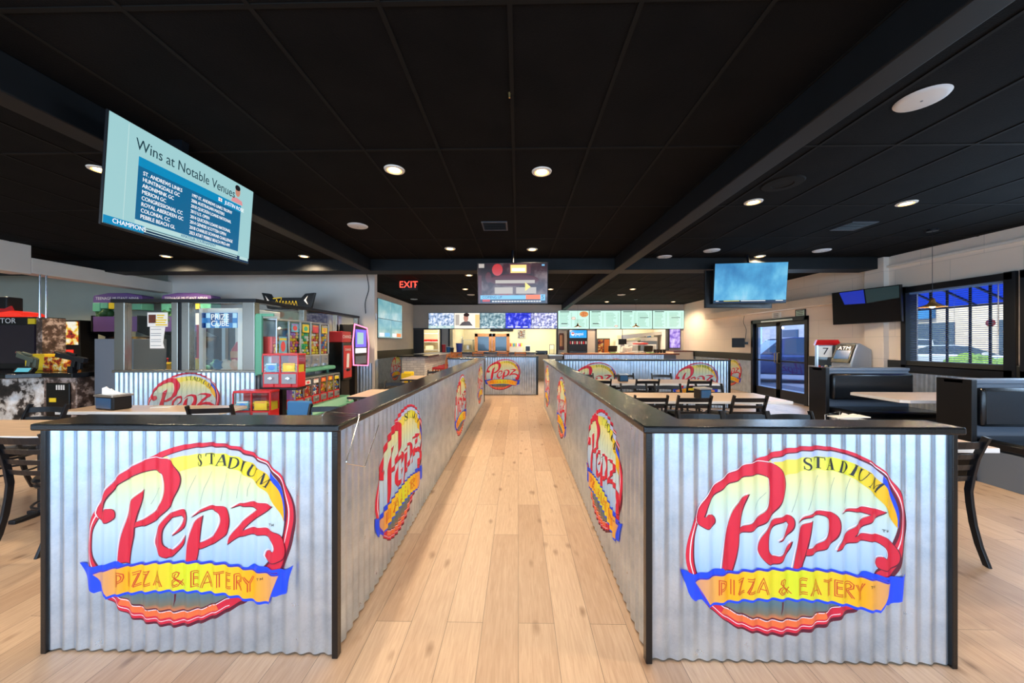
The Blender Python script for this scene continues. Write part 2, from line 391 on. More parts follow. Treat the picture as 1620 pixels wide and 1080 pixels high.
def Z1(l): return [(120 + x / 6.75, 690 + y / 6.75) for x, y in l]
SH['swash'] = Z1([(185,790),(180,835),(200,880),(240,905),(295,920),(335,900),(365,870),(372,835),(360,800),(330,775),(290,768),(265,800),(250,800),(265,750),(285,680),(330,600),(450,485),(600,400),(700,360),(790,340),(870,345),(920,370),(938,440),(943,520),(938,600),(915,690),(850,775),(770,845),(700,885),(625,912),(615,965),(710,950),(810,908),(910,830),(1000,730),(1062,620),(1100,520),(1110,430),(1088,345),(1030,262),(950,218),(870,208),(750,228),(610,290),(450,395),(320,530),(270,610),(225,690),(198,745)])
SH['stem'] = [(226.4,771.8),(211.9,783.3),(205.6,790.7),(197,816),(189.6,844),(186,870),(184,890),(201,892.6),(206,869.6),(210,847.4),(211,832),(215,808.5)]
SH['e'] = [(273.3,845.6),(284.4,838.7),(293.3,828.8),(296.8,817.4),(295,808.5),(290.4,804.8),(280,806),(267,811.5),(257.8,821.9),(250,834),(244.5,847),(242.5,859.3),(245.4,868.2),(252,876.5),(261.2,883.2),(273,879.3),(283.4,869),(290.8,857.3),(293.8,846),(289.5,851.9),(283,862),(274.5,868.6),(264,869),(258,862.2),(256.2,848.9),(258,834.5),(265.5,822.5),(275.6,815.2),(286,814),(290,818.9),(287,828),(281.5,837.5)]
SH['pstem'] = [(324,813),(309.3,822.7),(305.5,833),(301.5,848.6),(298.5,864),(295,890),(309.5,890),(315,867.5),(318.5,848)]
SH['pbowl'] = [(304.8,815.7),(315,806.8),(327,800.4),(341.9,796.7),(354,799),(363,804.5),(367.2,816),(366.3,829.3),(360.5,842.7),(349.3,852.4),(334.5,861),(316.2,867.2),(317.5,857),(331.5,851.9),(343,843),(349.3,832.3),(351.8,820.4),(349.3,808.6),(343.4,803.8),(334.5,803.4),(319.6,807)]
SH['z'] = [(370.8,800),(383,793.7),(396,791.5),(411.5,790.8),(424,794),(436.7,797.5),(424,807.6),(409,817),(396,828),(388.6,836.7),(399.7,833.2),(411,831.8),(423.4,833),(436,837),(448,846),(456,857.5),(458.4,868),(455.3,879.5),(447.5,886.7),(436.7,888.4),(428,885.5),(423.8,878),(426.5,871),(433.5,867.8),(438.2,871.5),(440.4,867),(438.6,857),(433,849.5),(423,844.5),(411,842.8),(391,844.4),(376.5,850),(363.4,859.3),(368,847),(379,832.3),(395,816.5),(414.5,801.5),(402,799),(392,797),(383,797)]
SH['lefttail'] = [(120.4,891),(133,895.5),(144,898),(165,893),(185.6,887.4),(194,896),(143,909),(163,947),(154.5,939),(144,941),(136,934),(129,914)]
SH['righttail'] = [(396,897),(408.6,890.4),(423.4,895.6),(444,899.3),(466.4,896.3),(470,894),(465,912),(461.5,936),(444,943),(435,941),(445,905)]
SH['banner'] = [(141,907),(169.3,899),(199,893),(228.6,889.7),(255,887.7),(294,887),(340.4,887.4),(364,889.7),(386.3,893.5),(409,898.5),(448,906.7),(441,931),(431,956.3),(417.5,955),(394,950),(370,945),(342,941),(317,939.5),(290,938.5),(258,939),(236,940.5),(206.3,942.5),(184,945.5),(164.8,950.3),(155,930)]
SH['face'] = [(143,910.5),(169,903.3),(199,897.3),(229,893.6),(255,891.6),(294,891),(340,891.6),(364,894),(386,898),(409,903),(446,910.5),(439,931),(431,952),(418,950.6),(394,945.5),(370,940.8),(342,936.8),(317,935.4),(290,934.4),(258,934.8),(236,936.4),(206,938.4),(184,941.4),(166,945.8),(156,929)]
def stroke(pts, w, closed=False):
    n = len(pts); P2 = [Vector(p) for p in pts]; L_ = []; R_ = []
    for i in range(n):
        a = P2[i - 1] if (closed or i > 0) else P2[i]; b = P2[(i + 1) % n] if (closed or i < n - 1) else P2[i]
        d1 = (P2[i] - a); d2 = (b - P2[i])
        d1 = d1.normalized() if d1.length > 1e-9 else d2.normalized()
        d2 = d2.normalized() if d2.length > 1e-9 else d1
        t = d1 + d2; t = t.normalized() if t.length > 1e-4 else d1
        nn = Vector((-t.y, t.x)); k = 1 / max(.45, abs(nn.dot(Vector((-d1.y, d1.x)))))
        ww = (w[i] if isinstance(w, list) else w) / 2
        L_.append(P2[i] + nn * ww * k); R_.append(P2[i] - nn * ww * k)
    return [[L_[i], L_[(i + 1) % n], R_[(i + 1) % n], R_[i]] for i in range(n if closed else n - 1)]
LOGO_M = ['p_red', 'p_maroon', 'p_white', 'p_field', 'p_lav', 'p_blue', 'p_ribbon', 'p_face', 'p_low', 'p_black', 'p_ink', 'p_orange']
def print_mat(name, col, **k): return mat(name, col, .38, **k)
print_mat('p_red', hexc(214, 34, 58)); print_mat('p_maroon', hexc(92, 16, 40)); print_mat('p_white', hexc(250, 225, 228))
print_mat('p_lav', hexc(188, 196, 228)); print_mat('p_blue', hexc(22, 70, 225)); print_mat('p_black', hexc(30, 36, 44))
print_mat('p_ink', hexc(205, 70, 30)); print_mat('p_orange', hexc(238, 110, 60))
def ramp_mat(name, axis, a, b, stops, absx=False):
    m = print_mat(name, stops[0][1]); nt = m.node_tree; L = nt.links; bs = nt.nodes['Principled BSDF']
    tc = nt.nodes.new('ShaderNodeTexCoord'); sx = nt.nodes.new('ShaderNodeSeparateXYZ'); L.new(tc.outputs['Object'], sx.inputs[0])
    src = sx.outputs[axis]
    if absx:
        mm = nt.nodes.new('ShaderNodeMath'); mm.operation = 'ABSOLUTE'; L.new(src, mm.inputs[0]); src = mm.outputs[0]
    mr = nt.nodes.new('ShaderNodeMapRange'); mr.inputs[1].default_value = a; mr.inputs[2].default_value = b; L.new(src, mr.inputs[0])
    r = nt.nodes.new('ShaderNodeValToRGB'); cr = r.color_ramp
    while len(cr.elements) < len(stops): cr.elements.new(.5)
    for e, (p, c) in zip(cr.elements, stops): e.position = p; e.color = (*c, 1)
    L.new(mr.outputs[0], r.inputs[0]); L.new(r.outputs[0], bs.inputs['Base Color'])
# printed colours of the emblem: cream top to pale blue, orange-to-lime banner, slate lower field
ramp_mat('p_field', 2, -.14, .32, [(0, hexc(158, 186, 216)), (.35, hexc(192, 210, 222)), (.7, hexc(206, 220, 190)), (1, hexc(236, 222, 140))])
ramp_mat('p_face', 0, .02, .44, [(0, hexc(218, 218, 40)), (.35, hexc(238, 200, 40)), (.7, hexc(246, 168, 20)), (1, hexc(214, 150, 110))], absx=True)
ramp_mat('p_ribbon', 0, -.1, .45, [(0, hexc(244, 208, 80)), (.3, hexc(226, 222, 90)), (.6, hexc(226, 218, 50)), (1, hexc(240, 170, 10))])
ramp_mat('p_low', 2, -.37, -.25, [(0, hexc(238, 120, 60)), (.25, hexc(120, 110, 90)), (.6, hexc(90, 112, 118)), (1, hexc(104, 124, 132))])

def logo_mesh(polys, name):
    """polys: list of (points in metres, layer, material index); bent onto the sheet"""
    bm = bmesh.new()
    for pts, lay, mi in polys:
        vs = [bm.verts.new((p[0], lay, p[1])) for p in pts]
        for t in tessellate_polygon([[Vector((p[0], p[1], 0)) for p in pts]]):
            if len(set(t)) < 3: continue
            try: f = bm.faces.new([vs[i] for i in t])
            except Exception: continue
            f.material_index = mi
    st = PITCH / 8
    for k in range(-64, 65):
        g = bm.verts[:] + bm.edges[:] + bm.faces[:]
        bmesh.ops.bisect_plane(bm, geom=g, plane_co=(k * st + .0001, 0, 0), plane_no=(1, 0, 0), dist=1e-6)
    for v in bm.verts: v.co.y = -prof(v.co.x) - .0009 - v.co.y * .00045
    for f in bm.faces:
        f.normal_update()
        if f.normal.y > 0: f.normal_flip()
    me = bpy.data.meshes.new(name); bm.to_mesh(me); bm.free()
    for x in LOGO_M: me.materials.append(MT[x])
    me.polygons.foreach_set('use_smooth', [True] * len(me.polygons))
    return me
def make_logo_polys():
    A = []; B = []
    def cl(n, k=4): return [lp(*p) for p in smooth_closed(SH[n], k)]
    def put(lst, pts, lay, mi): lst.append((pts, lay, mi))
    o = cl('outer'); put(A, [(x + .010, y - .013) for x, y in o], 0, 1); put(A, o, 1, 0)
    inn = cl('inner'); put(A, [(x * 1.018 + .003, y * 1.018 - .002) for x, y in inn], 2, 1)
    put(A, inn, 3, 3)
    put(A, cl('lowfill', 2), 4, 8)
    put(A, cl('lavender', 2), 4, 4); put(A, cl('bluesliver', 2), 5, 5)
    put(A, cl('ribbon'), 6, 6)
    # highlight running along the ring, and the orange band low on it
    def mid(i0, i1, f, sx=0):
        oo = SH['outer'][i0:i1]; r = []
        for p in oo:
            q = min(SH['inner'], key=lambda t: (t[0] - p[0]) ** 2 + (t[1] - p[1]) ** 2)
            r.append((p[0] + (q[0] - p[0]) * f, p[1] + (q[1] - p[1]) * f))
        return [lp(*p) for p in smooth_closed(r, 4, closed=False)]
    for i0, i1, f, wd in ((3, 11, .45, .004), (26, 34, .45, .004), (14, 25, .85, .0035), (14, 25, .22, .003)):
        for q in stroke(mid(i0, i1, f), wd): put(A, q, 2.5, 2)
    for q in stroke(mid(15, 24, .62), .03): put(A, q, 2.3, 11)
    for a, b in (((310,749),(294,800)),((336,742),(319,796)),((361,745),(352,790)),((385,746),(377,786)),((400,760),(396,782)),((253,768),(237,796))):
        for q in stroke([lp(*a), lp((a[0]+b[0])/2-1.5, (a[1]+b[1])/2), lp(*b)], .0012): put(A, q, 4.5, 8)
    for q in stroke([lp(279,940), lp(278.5,950), lp(276,960)], [.008, .006, .001]): put(A, q, 6, 1)
    for n in ('lefttail', 'righttail'): put(A, cl(n, 3), 9, 5)
    put(A, cl('banner', 3), 10, 5); put(A, cl('face', 3), 12, 7)
    fc = smooth_closed(SH['face'], 3)
    for q in stroke([lp(x, y - 1.4) for x, y in fc[:31]], .0022): put(A, q, 11.5, 1)
    # the script word
    for n in ('swash', 'stem', 'e', 'pstem', 'pbowl', 'z'):
        c = cl(n, 4)
        for q in stroke([(x - .0045, y + .0035) for x, y in c], .0035, True): put(B, q, 6.5, 2)
        for q in stroke([(x + .002, y - .002) for x, y in c], .005, True): put(B, q, 7, 1)
        put(B, c, 8, 0)
    # small capitals on the banner: double-stroke letters
    G = {'P': ([[(0, 1), (0, 0)], [(.22, .93), (.22, .1)], [(0, 0), (.5, 0), (.95, .12), (1, .35), (.85, .58), (.3, .72)], [(.3, .15), (.6, .15), (.78, .3), (.7, .48), (.3, .6)]]),
         'I': ([[(.2, 0), (.2, 1)], [(.75, 0), (.75, 1)]]),
         'Z': ([[(0, .06), (.9, 0), (.1, 1)], [(.05, .2), (.62, .16), (-.02, .95)], [(.1, 1), (1, .9)], [(.3, .88), (1, .78)]]),
         'A': ([[(0, 1), (.5, 0), (.95, 1)], [(.16, 1), (.5, .25), (.8, 1)], [(.25, .72), (.75, .72)]]),
         'E': ([[(0, 0), (0, 1), (1, .97)], [(.22, .1), (.22, .88), (1, .85)], [(0, 0), (1, 0)], [(.22, .12), (.95, .12)], [(.22, .5), (.9, .5)], [(.22, .4), (.9, .4)]]),
         'T': ([[(0, .02), (1, .02)], [(0, .12), (1, .12)], [(.42, .12), (.42, 1)], [(.62, .12), (.62, 1)]]),
         'R': ([[(0, 0), (0, 1)], [(.2, .12), (.2, 1)], [(0, 0), (.6, 0), (.95, .15), (.9, .4), (.45, .55), (1, 1)], [(.2, .14), (.6, .14), (.75, .25), (.68, .38), (.22, .5), (.82, 1)]]),
         'Y': ([[(0, 0), (.42, .5), (.42, 1)], [(.15, 0), (.52, .42), (.85, 0)], [(1, 0), (.6, .5), (.6, 1)]]),
         '&': ([[(1, .95), (.15, .3), (.2, .08), (.42, 0), (.58, .12), (.5, .32), (.1, .6), (.02, .82), (.2, .98), (.5, .95), (.85, .55)], [(.8, .98), (.3, .42), (.32, .2), (.42, .12)], [(.45, .5), (.2, .68), (.18, .82), (.3, .88), (.5, .82)]])}
    for ch, x0, y0, x1, y1 in (('P',180.4,907,192.3,931),('I',198,906,205,930),('Z',209.3,904.5,221,929.3),('Z',224.9,903.7,237,928.5),('A',240.4,903,258.2,928.2),('&',272.3,904,293,928.5),('E',304.8,903.4,317.5,928.6),('A',321,904,340,929),('T',341.5,903.5,357,928.5),('E',360.5,905,371,930),('R',375,907.5,388.6,933),('Y',390,910.5,407,936)):
        for pl in G[ch]:
            pts = [lp(x0 + (x1 - x0) * a, y0 + (y1 - y0) * b) for a, b in pl]
            for q in stroke(pts, .0042): put(B, q, 13, 10)
    def tm(x, y, s):
        for pl in ([(0, 0), (1, 0)], [(.5, 0), (.5, 1)], [(1.5, 1), (1.5, 0), (1.9, .7), (2.3, 0), (2.3, 1)]):
            for q in stroke([lp(x + a * s, y + b * s) for a, b in pl], .0022): put(B, q, 13, 9)
    tm(413, 912.5, 3.6); tm(432, 825, 3.6)
    # STADIUM, thick and thin strokes with serifs, following the arc
    S = {'S': [([(.85, .22), (.8, .05), (.5, -.02), (.2, .08), (.12, .27), (.35, .45), (.68, .57), (.85, .76), (.72, .95), (.42, 1.02), (.15, .93), (.08, .75)], [.06, .07, .08, .13, .2, .24, .24, .2, .13, .08, .07, .06]), ([(.86, 0), (.86, .3)], .07), ([(.08, .7), (.08, 1.0)], .07)],
         'T': [([(.5, .02), (.5, .97)], .26), ([(0, .04), (1, .04)], .09), ([(.03, .04), (.0, .26)], .07), ([(.97, .04), (1, .26)], .07), ([(.28, .97), (.72, .97)], .07)],
         'A': [([(.5, .0), (.86, .97)], .26), ([(.5, .0), (.12, .97)], .08), ([(.25, .64), (.7, .64)], .07), ([(0, .97), (.28, .97)], .06), ([(.62, .97), (1.05, .97)], .06)],
         'D': [([(.2, .02), (.2, .97)], .24), ([(.0, .03), (.5, .03), (.86, .22), (.95, .5), (.84, .78), (.48, .97), (0, .97)], [.07, .08, .17, .27, .17, .08, .07])],
         'I': [([(.5, .02), (.5, .97)], .26), ([(0, .02), (1, .02)], .07), ([(0, .97), (1, .97)], .07)],
         'U': [([(.18, .02), (.2, .7), (.36, .94), (.58, .99), (.78, .88), (.85, .65), (.85, .02)], [.24, .24, .18, .08, .08, .07, .07]), ([(0, .02), (.4, .02)], .06), ([(.7, .02), (1, .02)], .06)],
         'M': [([(.12, .02), (.08, .97)], .06), ([(.12, .02), (.5, .9)], .2), ([(.5, .9), (.86, .02)], .06), ([(.86, .02), (.9, .97)], .2), ([(0, .97), (.2, .97)], .06), ([(.72, .97), (1.05, .97)], .06), ([(0, .02), (.2, .02)], .06), ([(.8, .02), (1.02, .02)], .06)]}
    for ch, cx, cy, wd, rot in (('S',318.5,723.5,10.5,-3),('T',335.8,721.8,15.5,0),('A',353.6,724,15.5,7),('D',373.4,728.2,14,13),('I',389.2,733,6.5,22),('U',403.6,741.5,15,30),('M',423.2,756.5,18,38)):
        hh = 18; c, s_ = math.cos(R(rot)), math.sin(R(rot))
        for pl, ww in S[ch]:
            if ch in 'SDU' and len(pl) > 3: 
                pl2 = [tuple(p) for p in smooth_closed(pl, 3, 80, False)]
                if isinstance(ww, list): ww = [ww[min(len(ww) - 1, i // 3)] * (1 - (i % 3) / 3) + ww[min(len(ww) - 1, i // 3 + 1)] * ((i % 3) / 3) for i in range(len(pl2))]
                pl = pl2
            pts = []
            for a, b in pl:
                dx = (a - .5) * wd; dy = (b - .5) * hh; pts.append(lp(cx + dx * c - dy * s_, cy + dx * s_ + dy * c))
            wm = [x_ * 14 * LS for x_ in ww] if isinstance(ww, list) else ww * 14 * LS
            for q in stroke(pts, wm): put(B, q, 8, 9)
    return A, B
_A, _B = make_logo_polys()
LOGO_ME = logo_mesh(_A, 'printed_logo'); LETTER_ME = logo_mesh(_B, 'lettering')
def logo(parent, loc, rz=0):
    """loc: on the sheet, u a whole number of pitches from the sheet's first ridge"""
    o = bpy.data.objects.new('printed_logo', LOGO_ME); C.objects.link(o); o.parent = parent; o.location = loc; o.rotation_euler = (0, 0, rz)
    l = bpy.data.objects.new('lettering', LETTER_ME); C.objects.link(l); l.parent = o
    return o
def snap(u): return round(u / PITCH) * PITCH
# ---------------------------------------------------------------- setting
CEIL = 3.067; WR = 6.8; WB = 14.45
def sbox(name, m, boxes, bevel=0, parent=None):
    b = MB()
    for q in boxes: b.box(*q)
    o = b.build(name, m, parent, bevel=bevel)
    if not parent: struct(o)
    return o
sbox('floor', 'floor_planks', [(-13, 7.0, -3.6, 19, -.1, 0)])
sbox('ceiling', 'ceiling_black', [(-13, 7.0, -3.6, WB + .15, CEIL, CEIL + .12)])
gb = MB()
for k in range(-21, 12):
    x = -.04 + .61 * k
    if -13 < x < WR: gb.box(x - .012, x + .012, -3.6, WB, CEIL - .006, CEIL + .002)
y = 2.825 - 1.22 * 5
while y < WB:
    gb.box(-13, WR, y - .012, y + .012, CEIL - .005, CEIL + .002); y += 1.22
struct(gb.build('trim_1', 'grid_black'))
# dropped beams: two along the room, one across
sbox('trim_2', 'beam_black', [(1.79, 1.97, -3.6, WB, CEIL - .225, CEIL)], .01)
sbox('trim_3', 'beam_black', [(-2.96, -2.78, -3.6, 6.5, CEIL - .225, CEIL)], .01)
sbox('trim_4', 'beam_black', [(-13, 6.6, 6.5, 6.86, CEIL - .222, CEIL - .001)], .01)
# right wall with door and window openings
def wall_x(name, m, x0, x1, ya, yb, holes, top=CEIL):
    b = MB(); y = ya
    for (h0, h1, z0, z1) in sorted(holes):
        b.box(x0, x1, y, h0, 0, top)
        if z0 > 0: b.box(x0, x1, h0, h1, 0, z0)
        if z1 < top: b.box(x0, x1, h0, h1, z1, top)
        y = h1
    b.box(x0, x1, y, yb, 0, top)
    return struct(b.build(name, m))
def wall_y(name, m, y0, y1, xa, xb, holes, top=CEIL):
    b = MB(); x = xa
    for (h0, h1, z0, z1) in sorted(holes):
        b.box(x, h0, y0, y1, 0, top)
        if z0 > 0: b.box(h0, h1, y0, y1, 0, z0)
        if z1 < top: b.box(h0, h1, y0, y1, z1, top)
        x = h1
    b.box(x, xb, y0, y1, 0, top)
    return struct(b.build(name, m))
W1 = (4.94, 6.22, 1.09, 2.38); W2 = (3.2, 4.76, 1.09, 2.38); DR = (8.32, 10.18, 0, 2.07)
wall_x('wall_right', 'cmu_white', WR, 7.0, -3.6, 19, [W1, W2, DR])
pa = P(650, 540, Y=WB); pb = P(697, 540, Y=WB)
K1 = (P(711, 0, Y=WB).x, P(881, 0, Y=WB).x, 1.0, 2.07); K2 = (P(943.5, 0, Y=WB).x, P(1056, 0, Y=WB).x, 1.0, 2.06)
wall_y('wall_back', 'wall_grey', WB, WB + .15, -4.5, WR, [(pa.x, pb.x, 0, 2.06), K1, K2])
wall_x('wall_left', 'wall_beige', -4.53, -4.38, 7.95, WB, [])
sbox('wall_partition', 'wall_white', [(-8.0, -3.25, 7.8, 7.95, 0, CEIL)])
sbox('wall_arcade', 'wall_green', [(-13, -8.0, 7.8, 7.95, 0, CEIL)])
sbox('wall_far_left', 'wall_green', [(-13.15, -13, -3.6, 7.95, 0, CEIL)])
# bulkhead over the arcade side: a deeper box up to Y 5.5, a shallower one behind it
sbox('trim_5', 'wall_white', [(-8.25, -7.9, 3.0, 5.5, 2.6, CEIL), (-8.2, -7.9, 5.5, 7.8, 2.62, 2.87)], .008)
# wainscot: dark band and corrugated sheet
for i, (a, b_) in enumerate(((-3.0, DR[0] - .06), (DR[1] + .06, WB))):
    sbox('trim_%d' % (6 + i), 'dark_band', [(WR - .03, WR, a, b_, .97, 1.18)], .004)
sbox('trim_8', 'dark_band', [(-4.38, -4.35, 7.95, WB, .99, 1.24)], .004)
for i, (a, b_) in enumerate(((2.0, DR[0] - .06), (DR[1] + .06, WB - .05))):
    L_ = snap(b_ - a)
    o = corrugated('wainscot', L_, 0.02, .97, None, (WR - .012, b_, 0), R(-90)); struct(o); o.name = 'trim_%d' % (9 + i)
    if i == 1: WAIN_R = (o, b_)
o = corrugated('wainscot', snap(6.3), .02, .99, None, (-4.365, 8.0, 0), R(90)); struct(o); o.name = 'trim_11'; WAIN_L = o
o = corrugated('wainscot', snap(4.6), .02, 1.03, None, (-7.9, 7.785, 0), 0); struct(o); o.name = 'trim_12'
o = corrugated('wainscot', .07 * 2, .02, 1.1, None, (-3.238, 7.81, 0), R(90)); struct(o); o.name = 'trim_13'
sbox('trim_14', 'cmu_white', [(WR - .1, WR, 6.5, 6.86, 0, CEIL)], .005)            # pilaster
sbox('trim_15', 'wall_beige', [(WR - .22, WR, 6.9, 12.4, 2.31, 2.50)], .008)        # boxed-in pipe above the door
sbox('trim_16', 'wall_white', [(WR - .05, WR, -3, 6.5, 2.86, 2.9)], .004)
# logos printed on the wainscot
def wall_logo(label, loc, rz):
    e = thing('wall_emblem', label, 'sign', loc, rz)
    logo(e, (0, 0, 0)); return e
def at_panel(panel, u, z):
    o = panel.location; rz = panel.rotation_euler.z
    u = snap(u); return (o.x + math.cos(rz) * u, o.y + math.sin(rz) * u, z), rz
l_, rz_ = at_panel(WAIN_R[0], WAIN_R[1] - 11.2, .56)
wall_logo('orange tinted oval restaurant emblem on the corrugated wainscot left of the glass entrance doors', l_, rz_)
l_, rz_ = at_panel(WAIN_L, 12.35 - 8.0, .6)
wall_logo('oval emblem on the dark corrugated wainscot beside the white brick bar', l_, rz_)
l_, rz_ = at_panel(WAIN_L, 10.2 - 8.0, .6)
wall_logo('oval emblem on the dark corrugated wainscot behind the end of the white partition', l_, rz_)

# entrance doors
d = sbox('door_1', 'black_metal', [(WR - .04, WR + .12, DR[0] - .06, DR[0] + .03, 0, 2.13), (WR - .04, WR + .12, DR[1] - .03, DR[1] + .06, 0, 2.13), (WR - .04, WR + .12, DR[0] - .06, DR[1] + .06, 2.03, 2.13)], .004)
for k, (a, b_) in enumerate(((DR[0] + .03, 9.245), (9.255, DR[1] - .03))):
    lf = MB()
    for q in ((a, a + .07, .01, 2.03), (b_ - .07, b_, .01, 2.03), (a, b_, .01, .27), (a, b_, 1.93, 2.03), (a, b_, .99, 1.03)): lf.box(WR + .02, WR + .065, *q)
    leaf = lf.build('door_leaf', 'black_metal', d, bevel=.003)
    MB().box(WR + .036, WR + .042, a + .06, b_ - .06, .26, 1.94).build('pane', 'glass_blue', leaf)
    yy = b_ - .04 if k == 0 else a + .04
    MB().tube([(WR + .02, yy, .95), (WR - .04, yy, .97), (WR - .04, yy, 1.22), (WR + .02, yy, 1.24)], .011).build('door_handle', 'brass', leaf, smooth=True)
MB().box(WR - .05, WR + .0, 8.7, 9.8, 2.05, 2.09).build('door_closer', 'steel', d, bevel=.004)
# windows
def window(name, W):
    a, b_, z0, z1 = W
    f = MB()
    for q in ((a - .09, a + .03, z0 - .09, z1 + .09), (b_ - .03, b_ + .05, z0 - .09, z1 + .09), (a - .06, b_ + .05, z1 - .02, z1 + .08), (a - .06, b_ + .05, z0 - .10, z0 + .02)): f.box(WR - .045, WR + .15, *q)
    fr = struct(f.build(name, 'black_metal', bevel=.004))
    m = MB()
    for k in range(1, 5):
        y = a + (b_ - a) * k / 5 + (.02 if k % 2 else -.01); m.box(WR + .1, WR + .118, y - .013, y + .013, z0, z1)
    m.build('window_frame', 'black_metal', fr)
    MB().box(WR + .12, WR + .125, a, b_, z0, z1).build('pane', 'glass', fr)
    bl = MB(); n = 40
    for k in range(n):
        z = z0 + .03 + (z1 - z0 - .06) * k / (n - 1)
        bl.obox((WR + .04, (a + b_) / 2, z), (.011, 0, .0035), (0, (b_ - a) / 2 - .03, 0), (-.0004, 0, .0006))
    for y in (a + .15, (a + b_) / 2, b_ - .15): bl.box(WR + .039, WR + .041, y - .001, y + .001, z0, z1)
    bl.box(WR + .02, WR + .06, a + .03, b_ - .03, z1 - .05, z1 - .02)
    bl.build('blind', 'blind_slat', fr)
    MB().cyl((WR + .015, a + .12, z1 - .05), (WR + .015, a + .12, z0 + .5), .005, n=8).build('blind_wand', 'white_plastic', fr)
    MB().box(WR - .045, WR + .15, a, b_, z0 - .001, z0 + .012).build('window_sill', 'black_gloss', fr)
    return fr
mat('blind_slat', hexc(120, 150, 200), .3)
window('window_1', W1); window('window_2', W2)
# window_1 round sticker
st = MB(); st.cyl((WR + .117, 5.22, 1.78), (WR + .119, 5.22, 1.78), .055, n=24); o = st.build('round_sticker', 'sign_pink')
tag(o, 'round pink and white sticker on the glass of the window with blinds', 'sticker')
st = MB()
for k in range(8):
    a = k * math.pi / 4; st.box(WR + .1155, WR + .1165, 5.22 + .036 * math.cos(a) - .006, 5.22 + .036 * math.cos(a) + .006, 1.78 + .036 * math.sin(a) - .006, 1.78 + .036 * math.sin(a) + .006)
st.box(WR + .1155, WR + .1165, 5.19, 5.25, 1.772, 1.788)
st.build('lettering', 'white_plastic', o)
# side of storefront behind camera: sill wall and header with mullions, so that daylight has a real opening
sbox('wall_front', 'wall_grey', [(-13, 7, -3.75, -3.6, 0, .3), (-13, 7, -3.75, -3.6, 2.95, CEIL)])
mm = MB()
for x in range(-12, 7, 2): mm.box(x - .04, x + .04, -3.72, -3.62, .3, 2.95)
struct(mm.build('window_3', 'black_metal'))
# rear-left doorway frame and its corridor, kitchen shell
fr = MB(); fr.box(pa.x - .06, pa.x + .02, WB - .03, WB + .16, 0, 2.1); fr.box(pb.x - .02, pb.x + .05, WB - .03, WB + .16, 0, 2.1); fr.box(pa.x, pb.x, WB - .03, WB + .16, 2.04, 2.1)
struct(fr.build('door_2', 'dark_grey', bevel=.004))
o = MB().box(pa.x + .03, pa.x + .5, WB + .16, WB + .20, 0, 2.04).build('door_leaf', 'dark_grey', bpy.data.objects['door_2'], rot=(0, 0, 0))
for nm, K in (('window_4', K1), ('window_5', K2)):
    f = MB(); a, b_, z0, z1 = K
    f.box(a - .05, a + .02, WB - .02, WB + .16, z0, z1 + .03); f.box(b_ - .02, b_ + .05, WB - .02, WB + .16, z0, z1 + .03); f.box(a, b_, WB - .02, WB + .16, z1 - .01, z1 + .04)
    struct(f.build(nm, 'dark_grey', bevel=.003))
KY = 17.6
sbox('wall_kitchen_back', 'kitchen_cream', [(-5.6, 7, KY, KY + .1, 0, 2.9)])
sbox('wall_kitchen_left', 'kitchen_cream', [(-5.7, -5.6, WB + .15, KY, 0, 2.9)])
sbox('wall_kitchen_middle', 'kitchen_cream', [(2.25, 2.35, WB + .2, KY, 0, 2.9)])
sbox('wall_corridor', 'kitchen_cream', [(-2.85, -2.78, WB + .2, KY, 0, 2.9)])
sbox('ceiling_kitchen', 'kitchen_cream', [(-5.7, 7, WB + .15, KY + .1, 2.9, 3.0)])
mat('led_white', (.9, .9, .9), .5, emit=(1, .95, .82), es=5)
for i, (x, y) in enumerate(((-4.0, 16), (-1.2, 16.2), (1.0, 16.2), (3.6, 16.2), (5.4, 16.2))):
    t = thing('ceiling_panel_light', 'square panel light in the kitchen ceiling', 'light', (x, y, 2.9), 0, 'kitchen ceiling panel lights')
    MB().box(-.32, .32, -.32, .32, -.03, 0).build('frame', 'white_plastic', t); MB().box(-.29, .29, -.29, .29, -.034, -.028).build('diffuser', 'led_white', t)
    area('panel_lamp', (x, y, 2.84), (0, 0, 0), .6, .6, 42, (1, .93, .78))

